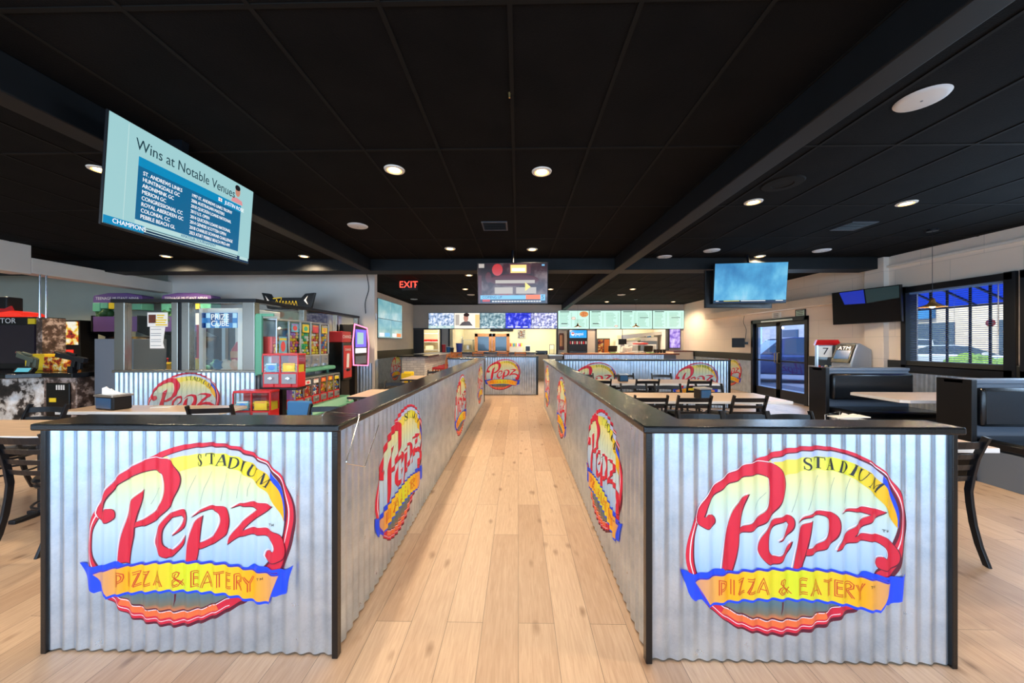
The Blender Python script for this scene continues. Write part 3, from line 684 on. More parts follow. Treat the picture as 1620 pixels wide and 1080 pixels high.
# ---------------------------------------------------------------- half walls
def cap_mesh(pts, z0=1.073, z1=1.107, parent=None):
    b = MB(); b.ext([(x, y, z0) for x, y in pts], (0, 0, z1 - z0))
    return b.build('countertop_cap', 'black_gloss', parent, bevel=.008)
def post(parent, x0, x1, y0, y1):
    return MB().box(x0, x1, y0, y1, 0, 1.073).build('corner_trim', 'black_gloss', parent, bevel=.003)
FY = 1.64; LX = -.87; RX = .61
cL = P(300, 845, Y=FY); cR = P(1258, 855, Y=FY)
hl = thing('half_wall', 'corrugated metal half wall with black top on the left side of the aisle', 'half wall', (-1.6, FY, 0), 0, 'corrugated half walls along the aisle')
def par(o, p):
    o.parent = p; o.location = Vector(o.location) - p.location; return o
def rel(t, seq):
    for o in seq: o.location = Vector(o.location) - t.location
sL = cL.x - 10 * PITCH
parts = [MB().box(-2.27, LX - .025, FY + .02, FY + .16, 0, 1.073).box(LX - .17, LX - .02, FY + .1, 8.78, 0, 1.073).box(-1.75, LX - .02, 8.66, 8.78, 0, 1.073).build('wall_core', 'dark_grey', hl),
         cap_mesh([(-2.31, FY - .04), (LX + .035, FY - .04), (LX + .035, 8.82), (-1.78, 8.82), (-1.78, 8.6), (LX - .2, 8.6), (LX - .2, FY + .19), (-2.31, FY + .19)], parent=hl),
         corrugated('corrugated_panel', LX - .005 - sL, 0.01, 1.073, hl, (sL, FY, 0), u0=-.03),
         corrugated('corrugated_panel', 8.78 - FY, 0.01, 1.073, hl, (LX, FY + .02, 0), R(90)),
         corrugated('corrugated_panel', .85, 0.01, 1.073, hl, (-1.75, 8.65, 0)),
         post(hl, -2.288, -2.262, FY - .018, FY + .16), post(hl, LX - .010, LX + .018, FY - .018, FY + .018), post(hl, LX - .03, LX + .02, 8.75, 8.80)]
parts.append(logo(hl, (sL + 10 * PITCH, FY, cL.z)))
for yc in (2.60, 5.2, 7.85): parts.append(logo(hl, (LX, FY + .02 + snap(yc - FY), .56), R(90)))
rel(hl, parts)
hr = thing('half_wall', 'corrugated metal half wall with black top on the right side of the aisle, wrapping around tables', 'half wall', (1.3, FY, 0), 0, 'corrugated half walls along the aisle')
sR = cR.x - 10 * PITCH; EX = 4.80; EY = 8.0
ey0 = EY
parts = [MB().box(RX + .03, 1.97, FY + .02, FY + .11, 0, 1.073).box(RX + .02, RX + .17, FY + .1, EY, 0, 1.073).box(RX + .02, EX, EY + .02, EY + .14, 0, 1.073).build('wall_core', 'dark_grey', hr),
         cap_mesh([(RX - .035, FY - .04), (2.02, FY - .04), (2.02, FY + .13), (RX + .2, FY + .13), (RX + .2, EY - .03), (EX + .03, EY - .03), (EX + .03, EY + .18), (RX - .035, EY + .18)], parent=hr),
         corrugated('corrugated_panel', 1.99 - sR, 0.01, 1.073, hr, (sR, FY, 0)),
         corrugated('corrugated_panel', EY + .12 - FY - .02, 0.01, 1.073, hr, (RX, EY + .12, 0), R(-90)),
         corrugated('corrugated_panel', EX - RX - .2, 0.01, 1.073, hr, (RX + .18, EY, 0)),
         post(hr, RX - .018, RX + .012, FY - .018, FY + .018), post(hr, 1.982, 2.006, FY - .018, FY + .12), post(hr, EX - .03, EX + .02, EY - .02, EY + .15)]
parts.append(logo(hr, (sR + 10 * PITCH, FY, cR.z)))
for yc in (2.57, 4.95, 7.3): parts.append(logo(hr, (RX, EY + .12 - snap(EY + .12 - yc), .57), R(-90)))
for xc in (1.74, 4.03): parts.append(logo(hr, (RX + .18 + snap(xc - RX - .18), EY, .60)))
rel(hr, parts)
hf = thing('half_wall', 'short corrugated metal half wall facing the end of the aisle below the bar', 'half wall', (-.4, 9.95, 0), 0, 'corrugated half walls along the aisle')
fx = P(795, 590, Y=9.95).x; s0 = fx - 16 * PITCH
parts = [MB().box(-1.46, .54, 9.97, 10.1, 0, 1.073).build('wall_core', 'dark_grey', hf), cap_mesh([(-1.48, 9.92), (.58, 9.92), (.58, 10.12), (-1.48, 10.12)], parent=hf),
         corrugated('corrugated_panel', .54 - s0, 0.01, 1.073, hf, (s0, 9.95, 0)), post(hf, .52, .565, 9.93, 10.11), logo(hf, (fx, 9.95, .58))]
rel(hf, parts)
# chrome wire holder hooked over the cap of the left half wall
def wp(x, y, **k): return P(x, y, **k)
X_ = LX + .045
w_ = [wp(510, 657, Z=1.115), wp(515, 651, Z=1.115), wp(567, 655, Z=1.115), Vector((X_, wp(569, 660, X=X_).y, 1.115)), Vector((X_, wp(547, 733, X=X_).y, wp(547, 733, X=X_).z)), wp(577, 738, X=X_), wp(599, 672, X=X_)]
def rounded(pts, r=.02, k=4, closed=False):
    out = []
    for i, p in enumerate(pts):
        if (i == 0 or i == len(pts) - 1) and not closed: out.append(Vector(p)); continue
        a, b_, p = Vector(pts[i - 1]), Vector(pts[(i + 1) % len(pts)]), Vector(p)
        q0 = p + (a - p).normalized() * min(r, (a - p).length * .45); q1 = p + (b_ - p).normalized() * min(r, (b_ - p).length * .45)
        for j in range(k + 1):
            t = j / k; out.append(q0 * (1 - t) ** 2 + p * 2 * t * (1 - t) + q1 * t * t)
    return out
o = MB().tube(rounded(w_, .015), .0028, 6).build('wire_hook', 'chrome', smooth=True)
tag(o, 'bent chrome wire holder hooked over the corner of the left half wall', 'wire holder')

# ---------------------------------------------------------------- ceiling fittings
mat('lamp_glow', (.9, .8, .6), .5, emit=(1, .80, .45), es=9)
mat('lamp_rim', (.9, .6, .3), .5, emit=(1, .48, .12), es=1.6)  # bulb light on the reflector ring, put in as its own orange glow
mat('lamp_ring', (.75, .7, .62), .4)
def make_downlight():
    t = thing('recessed_downlight', 'x', 'ceiling light')
    b = MB(); b.lathe([(.062, -.001), (.066, -.012), (.088, -.008), (.092, .0)], n=28); b.build('trim_ring', 'lamp_ring', t, smooth=True)
    MB().cyl((0, 0, -.006), (0, 0, -.003), .050, n=28).build('lens', 'lamp_glow', t); MB().lathe([(.050, -.0065), (.050, -.004), (.066, -.010), (.064, -.012)], n=28).build('reflector', 'lamp_rim', t, smooth=True)
    return t
dl = make_downlight(); used = False
DL = [((624,268),'left of the nearest pair of lit downlights over the aisle'),((857,271),'right of the nearest pair of lit downlights over the aisle'),
      ((1192,319),'lit downlight beside the long beam on the right'),((1434,321),'lit downlight nearest the window wall'),
      ((712,393),'left downlight just before the cross beam over the aisle'),((842,394),'right downlight just before the cross beam, above the hanging screen'),
      ((263,405),'downlight in front of the cross beam nearest the white bulkhead'),((481,405),'downlight in front of the cross beam left of the long beam'),
      ((1202,405),'downlight directly above the blue hanging screen on the right'),((742,435),'downlight just behind the cross beam, left of the hanging screen'),
      ((736,457),'downlight left of the hanging screen, further back'),((871,457),'downlight just right of the hanging screen'),
      ((1001,457),'downlight behind the cross beam right of the long beam'),((960,477),'downlight above the menu boards, left of the two'),
      ((1065,477),'downlight above the menu boards, right of the two'),((160,268),'downlight half hidden behind the big tilted screen')]
for (x, y), lab in DL:
    p = P(x, y, Z=CEIL)
    place(dl, used, (p.x, p.y, CEIL - .001), 0, 'warm ' + lab if not lab.startswith(('left', 'right')) else lab, 'recessed downlights in the black ceiling'); used = True
    l = bpy.data.lights.new('downlight_lamp', 'SPOT'); l.energy = 92 if p.y < 5 else 165; l.color = (1, .76, .49); l.spot_size = R(150); l.spot_blend = .6; l.shadow_soft_size = .06
    lo = bpy.data.objects.new('downlight_lamp', l); C.objects.link(lo); lo.location = (p.x, p.y, CEIL - .03)
# more downlights of the same grid above and behind the camera, outside the frame
for x, y in ((-1.13, .6), (.2, .6), (-3.9, .6), (-6.4, 3.2), (2.63, 1.3), (4.4, 1.3), (-6.4, .6), (4.5, 8.2), (-9.5, 3.2), (-9.5, 6.2)):
    c = copy_tree(dl); c.location = (x, y, CEIL - .001); tag(c, 'warm downlight of the ceiling grid outside the picture', None, 'recessed downlights in the black ceiling')
    l = bpy.data.lights.new('downlight_lamp', 'SPOT'); l.energy = 92; l.color = (1, .76, .49); l.spot_size = R(150); l.spot_blend = .6; l.shadow_soft_size = .06
    lo = bpy.data.objects.new('downlight_lamp', l); C.objects.link(lo); lo.location = (x, y, CEIL - .03)
mat('speaker_white', (.62, .63, .64), .5)
sp0 = None
for (x, y), lab in (((1458,156),'largest white round ceiling speaker, top right'),((566,357),'white round ceiling speaker right of the big tilted screen'),((1126,396),'white round ceiling speaker above the left edge of the blue screen'),((1051,406),'small white ceiling speaker beside the long beam'),((1300,396),'white round ceiling speaker right of the blue screen'),((745,466),'small ceiling speaker behind the centre hanging screen'),((655,473),'small ceiling speaker over the wall mounted video screens on the left'),((983,466),'small ceiling speaker in front of the menu boards')):
    p = P(x, y, Z=CEIL)
    if sp0 is None:
        sp0 = thing('ceiling_speaker', lab, 'speaker', (p.x, p.y, CEIL), 0, 'round white ceiling speakers')
        MB().lathe([(0, -.016), (.1, -.015), (.122, -.010), (.13, 0)], n=36).build('grille', 'speaker_white', sp0, smooth=True)
        MB().cyl((0, 0, -.018), (0, 0, -.012), .007, n=10).build('badge', 'grey_paint', sp0)
    else:
        c = copy_tree(sp0); c.location = (p.x, p.y, CEIL); tag(c, lab, None, 'round white ceiling speakers')
p = P(1238, 290, Z=CEIL)
o = MB().lathe([(.0, -.004), (.09, -.006), (.095, -.012), (.17, -.01), (.18, 0)], n=36).build('ceiling_speaker', 'grid_black', smooth=True, loc=(p.x, p.y, CEIL)); tag(o, 'black painted round ceiling speaker beside the long beam', 'speaker')
for (x, y), lab in (((783,357),'black square air vent in the ceiling above the centre hanging screen'),((1350,357),'black square air vent in the ceiling above the right wall screens')):
    p = P(x, y, Z=CEIL); t = thing('ceiling_vent', lab, 'vent', (p.x, p.y, CEIL))
    b = MB(); b.box(-.17, .17, -.17, -.15, -.012, 0); b.box(-.17, .17, .15, .17, -.012, 0); b.box(-.17, -.15, -.15, .15, -.012, 0); b.box(.15, .17, -.15, .15, -.012, 0); b.build('frame', 'dark_grey', t)
    b = MB()
    for k in range(9): b.obox((0, -.135 + .034 * k, -.006), (.15, 0, 0), (0, .010, .005), (0, -.0008, .0016))
    b.build('louvre', 'black_metal', t)
p = P(806, 147, Z=CEIL)
o = MB().cyl((0, 0, -.03), (0, 0, 0), .006, .010, n=10).build('sprinkler_tip', 'brass', loc=(p.x, p.y, CEIL), smooth=True); tag(o, 'tiny brass fitting in the black ceiling straight above the aisle', 'fitting')
# exit sign
p = P(648, 451, Z=CEIL - .13); t = thing('exit_sign', 'red lit EXIT sign hanging under the black ceiling behind the cross beam', 'exit sign', (p.x, p.y, CEIL))
MB().box(-.2, .2, -.03, .03, -.25, 0).build('housing', 'black_plastic', t, bevel=.006)
glow('exit_red', (1, .05, .03), 3.0)
text('EXIT', .23, (-.02, -.032, -.125), (R(90), 0, 0), 'exit_red', t)
MB().ext([(.155, -.031, -.09), (.185, -.031, -.125), (.155, -.031, -.16)], (0, -.002, 0)).build('arrow', 'exit_red', t)
# pendants
mat('pendant_copper', (.45, .26, .10), .3, .8)
mat('pendant_glow', (1, .8, .5), .5, emit=(1, .72, .35), es=12)
pd0 = None
for (x, y, Y, lab) in ((914, 515, 12.6, 'small copper pendant lamp hanging in front of the drinks fountain'), (1006, 515, 12.6, 'small copper pendant lamp hanging in front of the kitchen pass'), (1475, 481, 4.95, 'copper pendant lamp hanging before the window with blinds')):
    p = P(x, y, Y=Y)
    t = thing('pendant_lamp', lab, 'pendant lamp', (p.x, p.y, CEIL), 0, 'copper pendant lamps')
    drop = CEIL - p.z
    MB().cyl((0, 0, -.025), (0, 0, 0), .06, n=20).build('canopy', 'black_metal', t, smooth=True)
    MB().cyl((0, 0, -drop + .07), (0, 0, 0), .003, n=6).build('cord', 'black_metal', t)
    MB().lathe([(.006, .09), (.022, .075), (.035, .02), (.06, -.005), (.145, -.04), (.142, -.044), (.055, -.012), (.0, .0)], (0, 0, -drop), n=28).build('lamp_shade', 'pendant_copper', t, smooth=True)
    MB().ball((0, 0, -drop - .02), .034, n=14).build('bulb', 'pendant_glow', t, smooth=True)
    l = bpy.data.lights.new('pendant_bulb', 'POINT'); l.energy = 9; l.color = (1, .7, .4); l.shadow_soft_size = .03
    lo = bpy.data.objects.new('pendant_bulb', l); C.objects.link(lo); lo.location = (p.x, p.y, p.z - .08)
# ---------------------------------------------------------------- displays
def display(name, label, cat, c, u, v, W, H, smat, thick=.05, group=None, frame='black_plastic', bez=.012, mount=True):
    """flat display: centre c, unit right u, unit up v (seen from the front)"""
    u = Vector(u).normalized(); v = Vector(v); v = (v - u * v.dot(u)).normalized(); n = u.cross(v)    # n points to the viewer
    t = bpy.data.objects.new(name, None); C.objects.link(t); t.empty_display_size = .1
    M = Matrix((u, -n, v)).transposed().to_4x4(); M.translation = Vector(c); t.matrix_world = M
    tag(t, label, cat, group)
    MB().box(-W / 2 - bez, W / 2 + bez, .002, thick, -H / 2 - bez - .004, H / 2 + bez).build('housing', frame, t, bevel=.004)
    s = MB().box(-W / 2, W / 2, -.001, .003, -H / 2, H / 2).build('screen', smat, t)
    return t, s
def spanel(parent, x0, x1, z0, z1, m, name='screen_patch', lay=1):
    return MB().box(x0, x1, -.001 - .0012 * lay, -.001, z0, z1).build(name, m, parent)
def spoly(parent, pts, m, name='screen_patch', lay=1):
    return MB().ext([(x, -.001 - .0012 * lay, z) for x, z in pts], (0, .001, 0)).build(name, m, parent)
E1 = .62
glow('g_pale', hexc(172, 222, 226), E1); glow('g_teal', hexc(20, 110, 158), E1); glow('g_teal2', hexc(8, 150, 205), E1)
glow('g_navy', hexc(12, 48, 84), E1); glow('g_white', (1, 1, 1), .8); glow('g_ink', hexc(25, 62, 74), E1); glow('g_skin', hexc(214, 150, 128), E1)
glow('g_hair', hexc(30, 28, 32), E1); glow('g_pink', hexc(236, 160, 165), E1); glow('g_pale2', hexc(198, 236, 236), E1); glow('g_orange', hexc(255, 110, 50), .9); glow('g_maroon', hexc(96, 40, 48), .6)
glow('g_lamp', hexc(255, 205, 120), 1.0); glow('g_red', hexc(205, 50, 50), .7); glow('g_sky', hexc(120, 190, 235), .8); glow('g_yellow', hexc(240, 225, 120), .8)
# A: big tilted screen hanging from the left beam
W_, H_ = 1.20, .685
t, s = display('hanging_screen', 'big tilted screen on the left showing a golf wins table in teal and white', 'television', (-2.555, 2.695, 2.584), (-.027, .9996, .016), (.083, 0, 1), W_, H_, 'g_pale', .018, bez=.008)
TA = t
def sx(f): return -W_ / 2 + W_ * f
def sz(f): return H_ / 2 - H_ * f
spanel(t, sx(.09), sx(.094), sz(.93), sz(.02), 'g_pale2', lay=.3)
spanel(t, sx(.15), sx(.885), sz(.37), sz(.27), 'g_teal2')
spanel(t, sx(.15), sx(.885), sz(.88), sz(.36), 'g_teal', lay=1.3)
spanel(t, sx(.15), sx(.885), sz(.925), sz(.88), 'g_pale2', lay=1.3)
spanel(t, sx(0), sx(.20), sz(.995), sz(.925), 'g_teal2', lay=1.5)
spanel(t, sx(.2), sx(1), sz(.99), sz(.935), 'g_navy', lay=1); spanel(t, sx(.2), sx(.88), sz(.955), sz(.943), 'g_pale2', lay=1.6); spanel(t, sx(.2), sx(.88), sz(.98), sz(.973), 'g_pale2', lay=1.6)
spanel(t, sx(0), sx(1), sz(1), sz(.985), 'g_navy', lay=.8); spanel(t, sx(.905), sx(.99), sz(.975), sz(.935), 'g_pale2', lay=1.8)
def st_(body, f, g, size, m, al='LEFT', sxx=.85): return text(body, size, (sx(f), -.004, sz(g)), (R(90), 0, 0), m, TA, align=al, ext=.0004, sx=sxx)
st_('Wins at Notable Venues', .475, .165, .104, 'g_ink', 'CENTER', .80)
st_('JUSTIN ROSE', .735, .322, .044, 'g_white'); st_('CHAMPIONS', .04, .958, .042, 'g_white')
st_('AMATEUR TOURNAMENT', .42, .902, .032, 'g_teal')
for i, (a, b_) in enumerate((('ST. ANDREWS LINKS', '1997 ST. ANDREWS LINKS TROPHY'), ('HUNTINGDALE GC', '2006 AUSTRALIAN MASTERS'), ('ARONIMINK GC', '2010 QUICKEN LOANS NATIONAL'), ('MERION GC', '2013 U.S. OPEN'), ('CONGRESSIONAL CC', '2014 QUICKEN LOANS NATIONAL'), ('ROYAL ABERDEEN GC', '2014 GENESIS SCOTTISH OPEN'), ('COLONIAL CC', '2018 CHARLES SCHWAB CHALLENGE'), ('PEBBLE BEACH GL', '2023 AT&T PEBBLE BEACH PRO-AM'))):
    st_(a, .175, .415 + .0605 * i, .038, 'g_white', 'LEFT', .80); st_(b_, .475, .415 + .0605 * i, .036, 'g_white', 'LEFT', .70)
spoly(t, [(sx(.79), sz(.26)), (sx(.80), sz(.21)), (sx(.84), sz(.19)), (sx(.89), sz(.21)), (sx(.90), sz(.26))], 'g_pink', 'portrait_shoulders', 1.2)
MB().ball((sx(.845), -.003, sz(.11)), .028, .001, .045, 14).build('portrait_face', 'g_skin', t); MB().ball((sx(.842), -.0035, sz(.065)), .030, .001, .026, 12).build('portrait_hair', 'g_hair', t)
spanel(t, sx(.68), sx(.71), sz(.335), sz(.295), 'g_white', 'flag', 1.8); spanel(t, sx(.693), sx(.697), sz(.335), sz(.295), 'g_red', 'flag_cross', 2.2); spanel(t, sx(.68), sx(.71), sz(.318), sz(.312), 'g_red', 'flag_cross', 2.2)
MB().cyl((0, .05, .0), (-.0, .16, .0), .05, n=12).box(-.15, .15, .05, .09, -.15, .15).box(-.03, .03, .10, .2, -.02, .5).build('wall_mount', 'black_metal', t)
# B: centre hanging screen
screen_mat('s_news', [(0.35, hexc(20, 15, 22)), (.5, hexc(60, 28, 34)), (.6, hexc(120, 100, 100)), (.7, hexc(150, 50, 50))], 2.2, .8)
c = P(811, 448, Y=5.88)
t, s = display('hanging_screen', 'centre screen hanging over the aisle showing a dark news picture with a bottom banner', 'television', c, (1, -.02, 0), (.0, -.07, 1), 1.17, .67, 's_news', .06, bez=.012)
W_, H_ = 1.17, .67
spanel(t, sx(.47), sx(.70), sz(.24), sz(.04), 'g_lamp'); spanel(t, sx(.45), sx(.76), sz(.27), sz(.01), 'g_maroon', lay=.5); spanel(t, sx(.49), sx(.68), sz(.20), sz(.12), 'g_white', lay=1.4); MB().ball((sx(.28), -.0015, sz(.16)), .09, .0008, .10, 18).build('screen_patch', 'g_red', t); MB().ball((sx(.15), -.0015, sz(.35)), .05, .0008, .09, 18).build('screen_patch', 'g_maroon', t); MB().ball((sx(.52), -.0012, sz(.42)), .42, .0006, .10, 24).build('screen_patch', 'g_maroon', t); spanel(t, sx(0), sx(.05), sz(1), sz(.3), 'g_maroon', lay=.4)
glow('g_beige', hexc(196, 186, 176), .7); spanel(t, sx(.25), sx(.82), sz(.50), sz(.42), 'g_beige'); spanel(t, sx(.24), sx(.50), sz(.76), sz(.60), 'g_beige'); spanel(t, sx(.55), sx(.84), sz(.76), sz(.60), 'g_beige', lay=.9)
spoly(t, [(sx(.68), sz(.70)), (sx(.76), sz(.59)), (sx(.68), sz(.47))], 'g_yellow', 'arrow', 1.5)
spanel(t, sx(.03), sx(.69), sz(.90), sz(.80), 'g_sky'); spanel(t, sx(.69), sx(.90), sz(.90), sz(.79), 'g_orange', lay=1.2); spanel(t, sx(.90), sx(.97), sz(.93), sz(.78), 'g_sky', lay=1.4)
spanel(t, sx(.03), sx(.97), sz(.99), sz(.91), 'g_navy', lay=1.1); spanel(t, sx(.06), sx(.17), sz(.96), sz(.90), 'g_red', lay=1.4)
text('COMING UP', .06, (sx(.06), -.004, sz(.85)), (R(90), 0, 0), 'g_navy', t, align='LEFT'); text('5', .10, (sx(.935), -.004, sz(.855)), (R(90), 0, 0), 'g_navy', t)
for k in range(18): spanel(t, sx(.2 + .04 * k), sx(.2 + .04 * k + .03), sz(.965), sz(.94), 'g_white', 'ticker_word', 1.6)
spanel(t, sx(.01), sx(.09), sz(.11), sz(.01), 'g_beige', lay=1.2); spanel(t, sx(.92), sx(.96), sz(.07), sz(.03), 'g_sky', lay=1.2)
MB().cyl((0, .04, .25), (0, .12, .62), .02, n=10).box(-.15, .15, .04, .07, -.1, .3).build('ceiling_mount', 'black_metal', t)
# C: blue screen on the right with a second screen back to back behind it
screen_mat('s_blue', [(.32, hexc(40, 110, 170)), (.5, hexc(80, 165, 215)), (.62, hexc(120, 200, 235)), (.75, hexc(190, 225, 245))], 2.0, .75, stretch=(1, 1, .7))
c = P(1187, 447.5, Y=6.25)
t, s = display('hanging_screen', 'bright blue screen hanging on the right beyond the long beam', 'television', c, (1, -.10, 0), (.035, -.1, 1), 1.20, .70, 's_blue', .05, bez=.008)
W_, H_ = 1.20, .70
for a, b_, cc in ((.14, .36, 'g_yellow'), (.38, .72, 'g_white'), (.86, .96, 'g_white'), (.03, .07, 'g_white')): spanel(t, sx(a), sx(b_), sz(.955), sz(.94), cc, 'ticker')
spanel(t, sx(0), sx(1), sz(1), sz(.93), 'g_navy', lay=.4)
MB().cyl((0, .04, .2), (0, .18, .62), .02, n=10).box(-.15, .15, .04, .08, -.1, .3).build('ceiling_mount', 'black_metal', t)
c = P(1169, 457, Y=6.42)
t, s = display('hanging_screen', 'dark switched off screen edge showing behind the bright blue one', 'television', c, (1, .05, 0), (0, 0, 1), 1.22, .66, 'black_gloss', .05)
MB().cyl((0, .04, .2), (0, .1, CEIL - .22 - c.z), .02, n=10).build('ceiling_mount', 'black_metal', t)
# D: right wall screen
screen_mat('s_dark', [(.35, hexc(12, 14, 20)), (.55, hexc(24, 30, 38)), (.8, hexc(40, 60, 66))], 2.0, .35)
c = P(1367, 484, X=6.50)
t, s = display('wall_screen', 'dark screen on a swing arm at the window wall, with blue reflections painted on', 'television', c, (.28, -.96, .01), (-.04, 0, 1), 1.02, .62, 'black_gloss', .05, bez=.01)
t2 = t; W_, H_ = 1.02, .62
glow('g_refl_blue', hexc(35, 60, 200), .5); glow('g_refl_dim', hexc(46, 70, 74), .4)
spoly(t, [(sx(.12), sz(.01)), (sx(.50), sz(.01)), (sx(.52), sz(.42)), (sx(.20), sz(.40))], 'g_refl_blue'); spoly(t, [(sx(.52), sz(.01)), (sx(.99), sz(.01)), (sx(.99), sz(.35)), (sx(.54), sz(.42))], 'g_refl_dim')  # glowing blue and dim patches painted on as reflections in the dark screen
MB().box(-.12, .12, .05, .08, -.12, .12).cyl((0, .07, 0), (.12, .25, 0), .025, n=10).build('swing_arm', 'black_metal', t)
# E: 2 x 2 wall of screens on the rear left wall
screen_mat('s_field', [(.3, hexc(96, 160, 175)), (.5, hexc(140, 190, 195)), (.65, hexc(190, 215, 210)), (.8, hexc(110, 150, 180))], 1.6, .7)
ya, yb_ = P(598, 500, X=-4.27).y, P(636, 500, X=-4.27).y
zt = P(598, 471, X=-4.27).z; zb = P(598, 534, X=-4.27).z
hw = (yb_ - ya) / 2; hh_ = (zt - zb) / 2
for i in range(2):
    for j in range(2):
        t, s = display('wall_screen', '%s %s panel of the four joined screens on the rear left wall' % (('lower', 'upper')[j], ('near', 'far')[i]), 'television', (-4.27, ya + hw * (i + .5), zb + hh_ * (j + .5)), (0, 1, 0), (0, 0, 1), hw - .016, hh_ - .016, 's_field', .08, 'joined screens on the rear left wall', bez=.006)
        W_, H_ = hw, hh_
        if j == 0: spanel(t, sx(.1), sx(.45), sz(.92), sz(.74), 'g_white', 'banner'); spanel(t, sx(.5), sx(.9), sz(.92), sz(.72), 'g_orange' if i else 'g_sky', 'banner')
# F: five screens above the bar, G: four menu boards
for nm, st2, sca in (('s1', [(.35, hexc(60, 90, 120)), (.5, hexc(160, 180, 215)), (.62, hexc(235, 240, 250))], 9), ('s3', [(.35, hexc(50, 80, 90)), (.5, hexc(120, 150, 160)), (.65, hexc(190, 205, 205))], 9), ('s4', [(.3, hexc(20, 30, 150)), (.52, hexc(50, 60, 210)), (.64, hexc(150, 150, 240)), (.72, hexc(230, 230, 255))], 7), ('s5', [(.35, hexc(70, 80, 120)), (.5, hexc(160, 160, 210)), (.62, hexc(240, 240, 250))], 10)):
    screen_mat(nm, st2, sca, .95)
glow('g_cream', hexc(245, 232, 214), .95); glow('g_mint', hexc(196, 240, 222), .88); glow('g_shirt', hexc(92, 84, 84), .7); glow('g_tan', hexc(250, 200, 130), .9)
YS = WB - .08
xa = P(678, 500, Y=YS).x; xb = P(881.5, 500, Y=YS).x; zt = P(780, 495, Y=YS).z; zb = P(780, 519.3, Y=YS).z
wS = (xb - xa) / 5
labs = ('blue and white crowd picture, leftmost screen above the bar', 'screen above the bar with a talking man in a dark shirt', 'grey green picture, middle screen above the bar', 'deep blue picture, fourth screen above the bar', 'violet crowd picture, rightmost screen above the bar')
for i in range(5):
    t, s = display('bar_screen', labs[i], 'television', (xa + wS * (i + .5), YS, (zt + zb) / 2), (1, 0, 0), (0, 0, 1), wS - .014, zt - zb, ('s1', 'g_cream', 's3', 's4', 's5')[i], .06, 'row of screens above the bar', bez=.006)
    W_, H_ = wS, zt - zb
    if i == 1:
        spoly(t, [(sx(.2), sz(.82)), (sx(.3), sz(.62)), (sx(.45), sz(.5)), (sx(.6), sz(.55)), (sx(.72), sz(.82))], 'g_shirt', 'shirt', 1.2)
        MB().ball((sx(.46), -.003, sz(.32)), .10, .001, .16, 14).build('face', 'g_skin', t); MB().ball((sx(.48), -.0035, sz(.12)), .12, .001, .08, 12).build('hair', 'wood_dark', t)
        spanel(t, sx(.82), sx(.99), sz(.97), sz(.1), 'g_tan'); spanel(t, sx(.05), sx(.2), sz(.80), sz(.1), 'g_beige')
    else:
        for k in range(3): spanel(t, sx(.08 + .3 * k), sx(.3 + .28 * k), sz(.93), sz(.88), 'g_white', 'caption')
    if i == 0: spanel(t, sx(.0), sx(1), sz(.99), sz(.82), 'g_pale2', 'caption_bar', .5)
xa = P(882.5, 500, Y=YS).x; xb = P(1082.5, 500, Y=YS).x; zt = P(980, 491.3, Y=YS).z; zb = P(980, 519.8, Y=YS).z
wS = (xb - xa) / 4
glow('g_text', hexc(110, 140, 130), .7); glow('g_textd', hexc(60, 60, 60), .6)
for i in range(4):
    t, s = display('menu_board', ('leftmost mint menu board with a pizza picture', 'second mint menu board with a small oval emblem', 'third mint menu board with two columns of text', 'rightmost mint menu board')[i] + ' over the kitchen pass', 'menu board', (xa + wS * (i + .5), YS, (zt + zb) / 2), (1, 0, 0), (0, 0, 1), wS - .03, zt - zb, 'g_mint', .06, 'lit menu boards over the kitchen pass', bez=.008)
    W_, H_ = wS - .03, zt - zb
    b = MB(); rr = random.Random(i)
    for cx0, cx1 in ((.05, .45), (.53, .95)):
        for k in range(13):
            if i == 0 and cx0 > .5 and k < 6: continue
            z = .12 + .062 * k; L0 = cx0; 
            b.box(sx(L0), sx(L0 + (cx1 - cx0) * rr.uniform(.55, .8)), -.0024, -.001, sz(z + .016), sz(z)); b.box(sx(cx1 - .04), sx(cx1), -.0024, -.001, sz(z + .016), sz(z))
    b.build('menu_text', 'g_text', t)
    b = MB(); b.box(sx(.06), sx(.36), -.003, -.001, sz(.08), sz(.035)); b.box(sx(.60), sx(.88), -.003, -.001, sz(.40), sz(.365)) if i > 1 else b.box(sx(.10), sx(.30), -.003, -.001, sz(.735), sz(.70)); b.build('menu_heading', 'g_textd', t)
    if i == 0:
        spanel(t, sx(.66), sx(1.0), sz(.40), sz(.0), 'g_mint', 'screen_patch', .9)
        MB().ball((sx(.84), -.0022, sz(.19)), .18, .0012, .12, n=24).build('pizza_picture', glow('g_pizza', hexc(222, 150, 84), .8), t); 
        b = MB()
        for k in range(9): b.cyl((sx(.83) + .09 * math.cos(k * 2.4) * (k / 9) ** .5 * 1.2, -.0045, sz(.19) + .09 * math.sin(k * 2.4) * (k / 9) ** .5 * 1.2), (sx(.83) + .09 * math.cos(k * 2.4) * (k / 9) ** .5 * 1.2, -.003, sz(.19) + .09 * math.sin(k * 2.4) * (k / 9) ** .5 * 1.2), .018, n=8)
        b.build('topping', 'g_red', t)
    if i < 2:
        ox, oz = (sx(.5), sz(.42)) if i == 0 else (sx(.86), sz(.86))
        MB().ball((ox, -.002, oz), .085 if i == 0 else .07, .0012, .06 if i == 0 else .045, 16).build('emblem_ring', 'g_red', t); MB().ball((ox, -.003, oz), .07 if i == 0 else .058, .0012, .048 if i == 0 else .035, 16).build('emblem', 'g_cream', t)
        text('Pepz', .055 if i == 0 else .04, (ox, -.0052, oz), (R(90), 0, 0), 'g_red', t)
